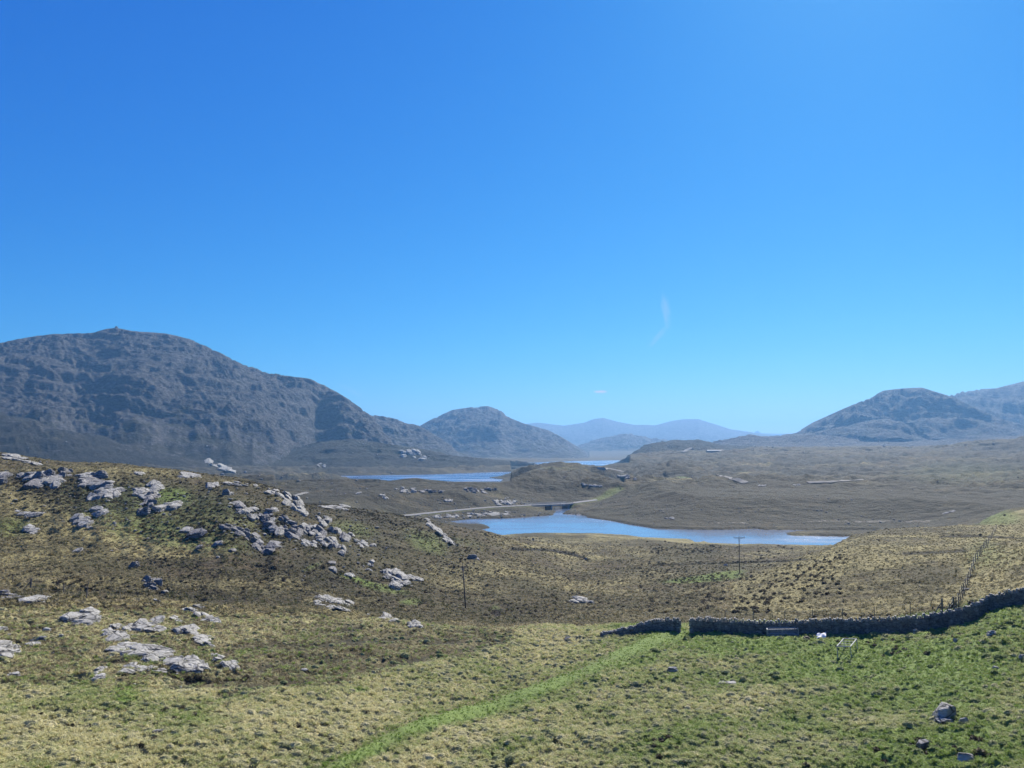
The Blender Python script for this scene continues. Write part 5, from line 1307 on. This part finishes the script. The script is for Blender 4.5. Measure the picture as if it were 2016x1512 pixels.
scatter('tussock', 'low rounded grass tussocks dotted across the pasture', 'grass', [mound_mesh('mound', 40 + i) for i in range(5)], M_mound, np.stack([xm, ym, zm], -1), np.stack([szm * 1.15, szm, szm * rng.uniform(.8, 1.25, len(xm))], -1), tm)
bpy.data.objects['tussock'].data.attributes['turn'].data.foreach_set('vector', np.stack([rng.normal(0, .08, len(xm)), rng.normal(0, .08, len(xm)), rng.normal(0, .5, len(xm))], -1).astype(np.float32).ravel())
zb_ = ground(xb, yb); sb = rng.uniform(.45, 1.0, len(xb)); tb = np.clip(.25 + .6 * grid_val(FSTRAW, xb, yb) + rng.normal(0, .16, len(xb)), 0, .8)
scatter('rough_grass', 'brown rough grass over the old ridges at the upper left of the pasture', 'grass', [tuft_mesh('rough_tuft', 60 + i, 20, .24, .32, .02, .85) for i in range(4)], M_bent, np.stack([xb, yb, zb_], -1), np.stack([sb, sb, sb * .8], -1), tb)
# rough moor grass behind the wall and on the slope
x, y = sample(84000, 92, 300, power=1.0)
dk = grid_val(dark, x, y); st_ = grid_val(straw, x, y); gr_ = grid_val(green, x, y); w_ = ground(x, y)
keep = (rng.random(len(x)) < 0.25 + 0.7 * st_) & (w_ > -41.2); x, y = x[keep], y[keep]; st_, gr_ = st_[keep], gr_[keep]; z = ground(x, y)
rhv = (np.arctan2(x, y) > ray(1440, 1150)[0]); tint = np.clip(0.25 + 0.75 * st_ - 0.5 * gr_ + rng.normal(0, .22, len(x)), 0, 1); tint = np.where(rhv, .14 + .4 * tint, tint); sz = rng.uniform(.9, 2.0, len(x)) * np.where(rhv, .6, 1) * (1 - .5 * np.clip(-grid_val(FUR, x, y), 0, 1))
scatter('moor_grass', 'rough moor grass over the slopes behind the wall', 'grass', [tuft_mesh('moor_tuft', 20 + i, 18, .28, .34, .03, .9) for i in range(4)], M_bent, np.stack([x, y, z], -1), np.stack([sz, sz, sz * .75], -1), tint * .85)
# heather
x, y = sample(80000, 96, 320, power=.9)
dk = grid_val(dark, x, y) + 0.25 * fbm(x / 5, y / 5, 2, 77); w_ = ground(x, y)
pt = sstep(-.25, .35, fbm(x / 16, y / 12, 3, 78)); rhv = (np.arctan2(x, y) > ray(1560, 1100)[0]); keep = (rng.random(len(x)) < np.clip((dk * 1.3 - .25) * (.2 + pt), 0.01, 1) * np.where(rhv, .10, 1) * sstep(94, 125, grid_val(RN, x, y))) & (w_ > -41.2); x, y = x[keep], y[keep]; z = ground(x, y)
sz = rng.uniform(.16, .42, len(x)) * (1 + .5 * sstep(150, 300, np.hypot(x, y)))
X1, Y1, Z1, S1_ = [x], [y], [z], [sz]
# the darker clumps scattered on the slope right of the valley
for cx, cy, rx, ry, n in [(1500,1128,150,24,110),(1440,1160,180,28,130),(1400,1190,120,16,110),(1340,1150,70,16,60),(1570,1140,90,34,45),(1620,1100,50,20,40),(260,1155,160,22,60),(80,1155,80,14,20),(230,960,200,30,260),(430,1030,160,36,240),(620,1125,160,20,120),(1750,1205,180,10,12)]:
    for _ in range(n):
        q, r = hit(cx + rng.uniform(-1, 1) * rx, cy + rng.uniform(-1, 1) * ry, 95, 330)
        if q.z < -41.3: continue
        X1.append([q.x]); Y1.append([q.y]); Z1.append([q.z]); S1_.append([rng.uniform(.22, .52)])
for cx, cy, rx, ry, n in [(150,1412,90,22,24),(330,1410,60,14,8),(280,1455,50,12,6),(1480,1480,200,30,26),(1840,1475,120,26,22),(1740,1275,90,18,22),(1855,1250,40,6,12),(600,1440,300,50,24),(1150,1400,300,60,14),(430,1335,60,6,20)]:
    for _ in range(n):
        q, r = hit(cx + rng.uniform(-1, 1) * rx, cy + rng.uniform(-1, 1) * ry, 44, 95)
        if grid_val(GS, np.array([q.x]), np.array([q.y]))[0] > .05: continue
        X1.append([q.x]); Y1.append([q.y]); Z1.append([q.z - .03]); S1_.append([rng.uniform(.14, .34)])
x, y, z, sz = [np.concatenate(a) for a in (X1, Y1, Z1, S1_)]
scatter('heather', 'dark heather and rush clumps over the slopes and valley sides', 'heather', [bush_mesh('clump', i, 46) for i in range(4)], M_heath, np.stack([x, y, z], -1), np.stack([sz, sz, sz * .8], -1), np.clip(rng.normal(.45, .28, len(x)), 0, 1))
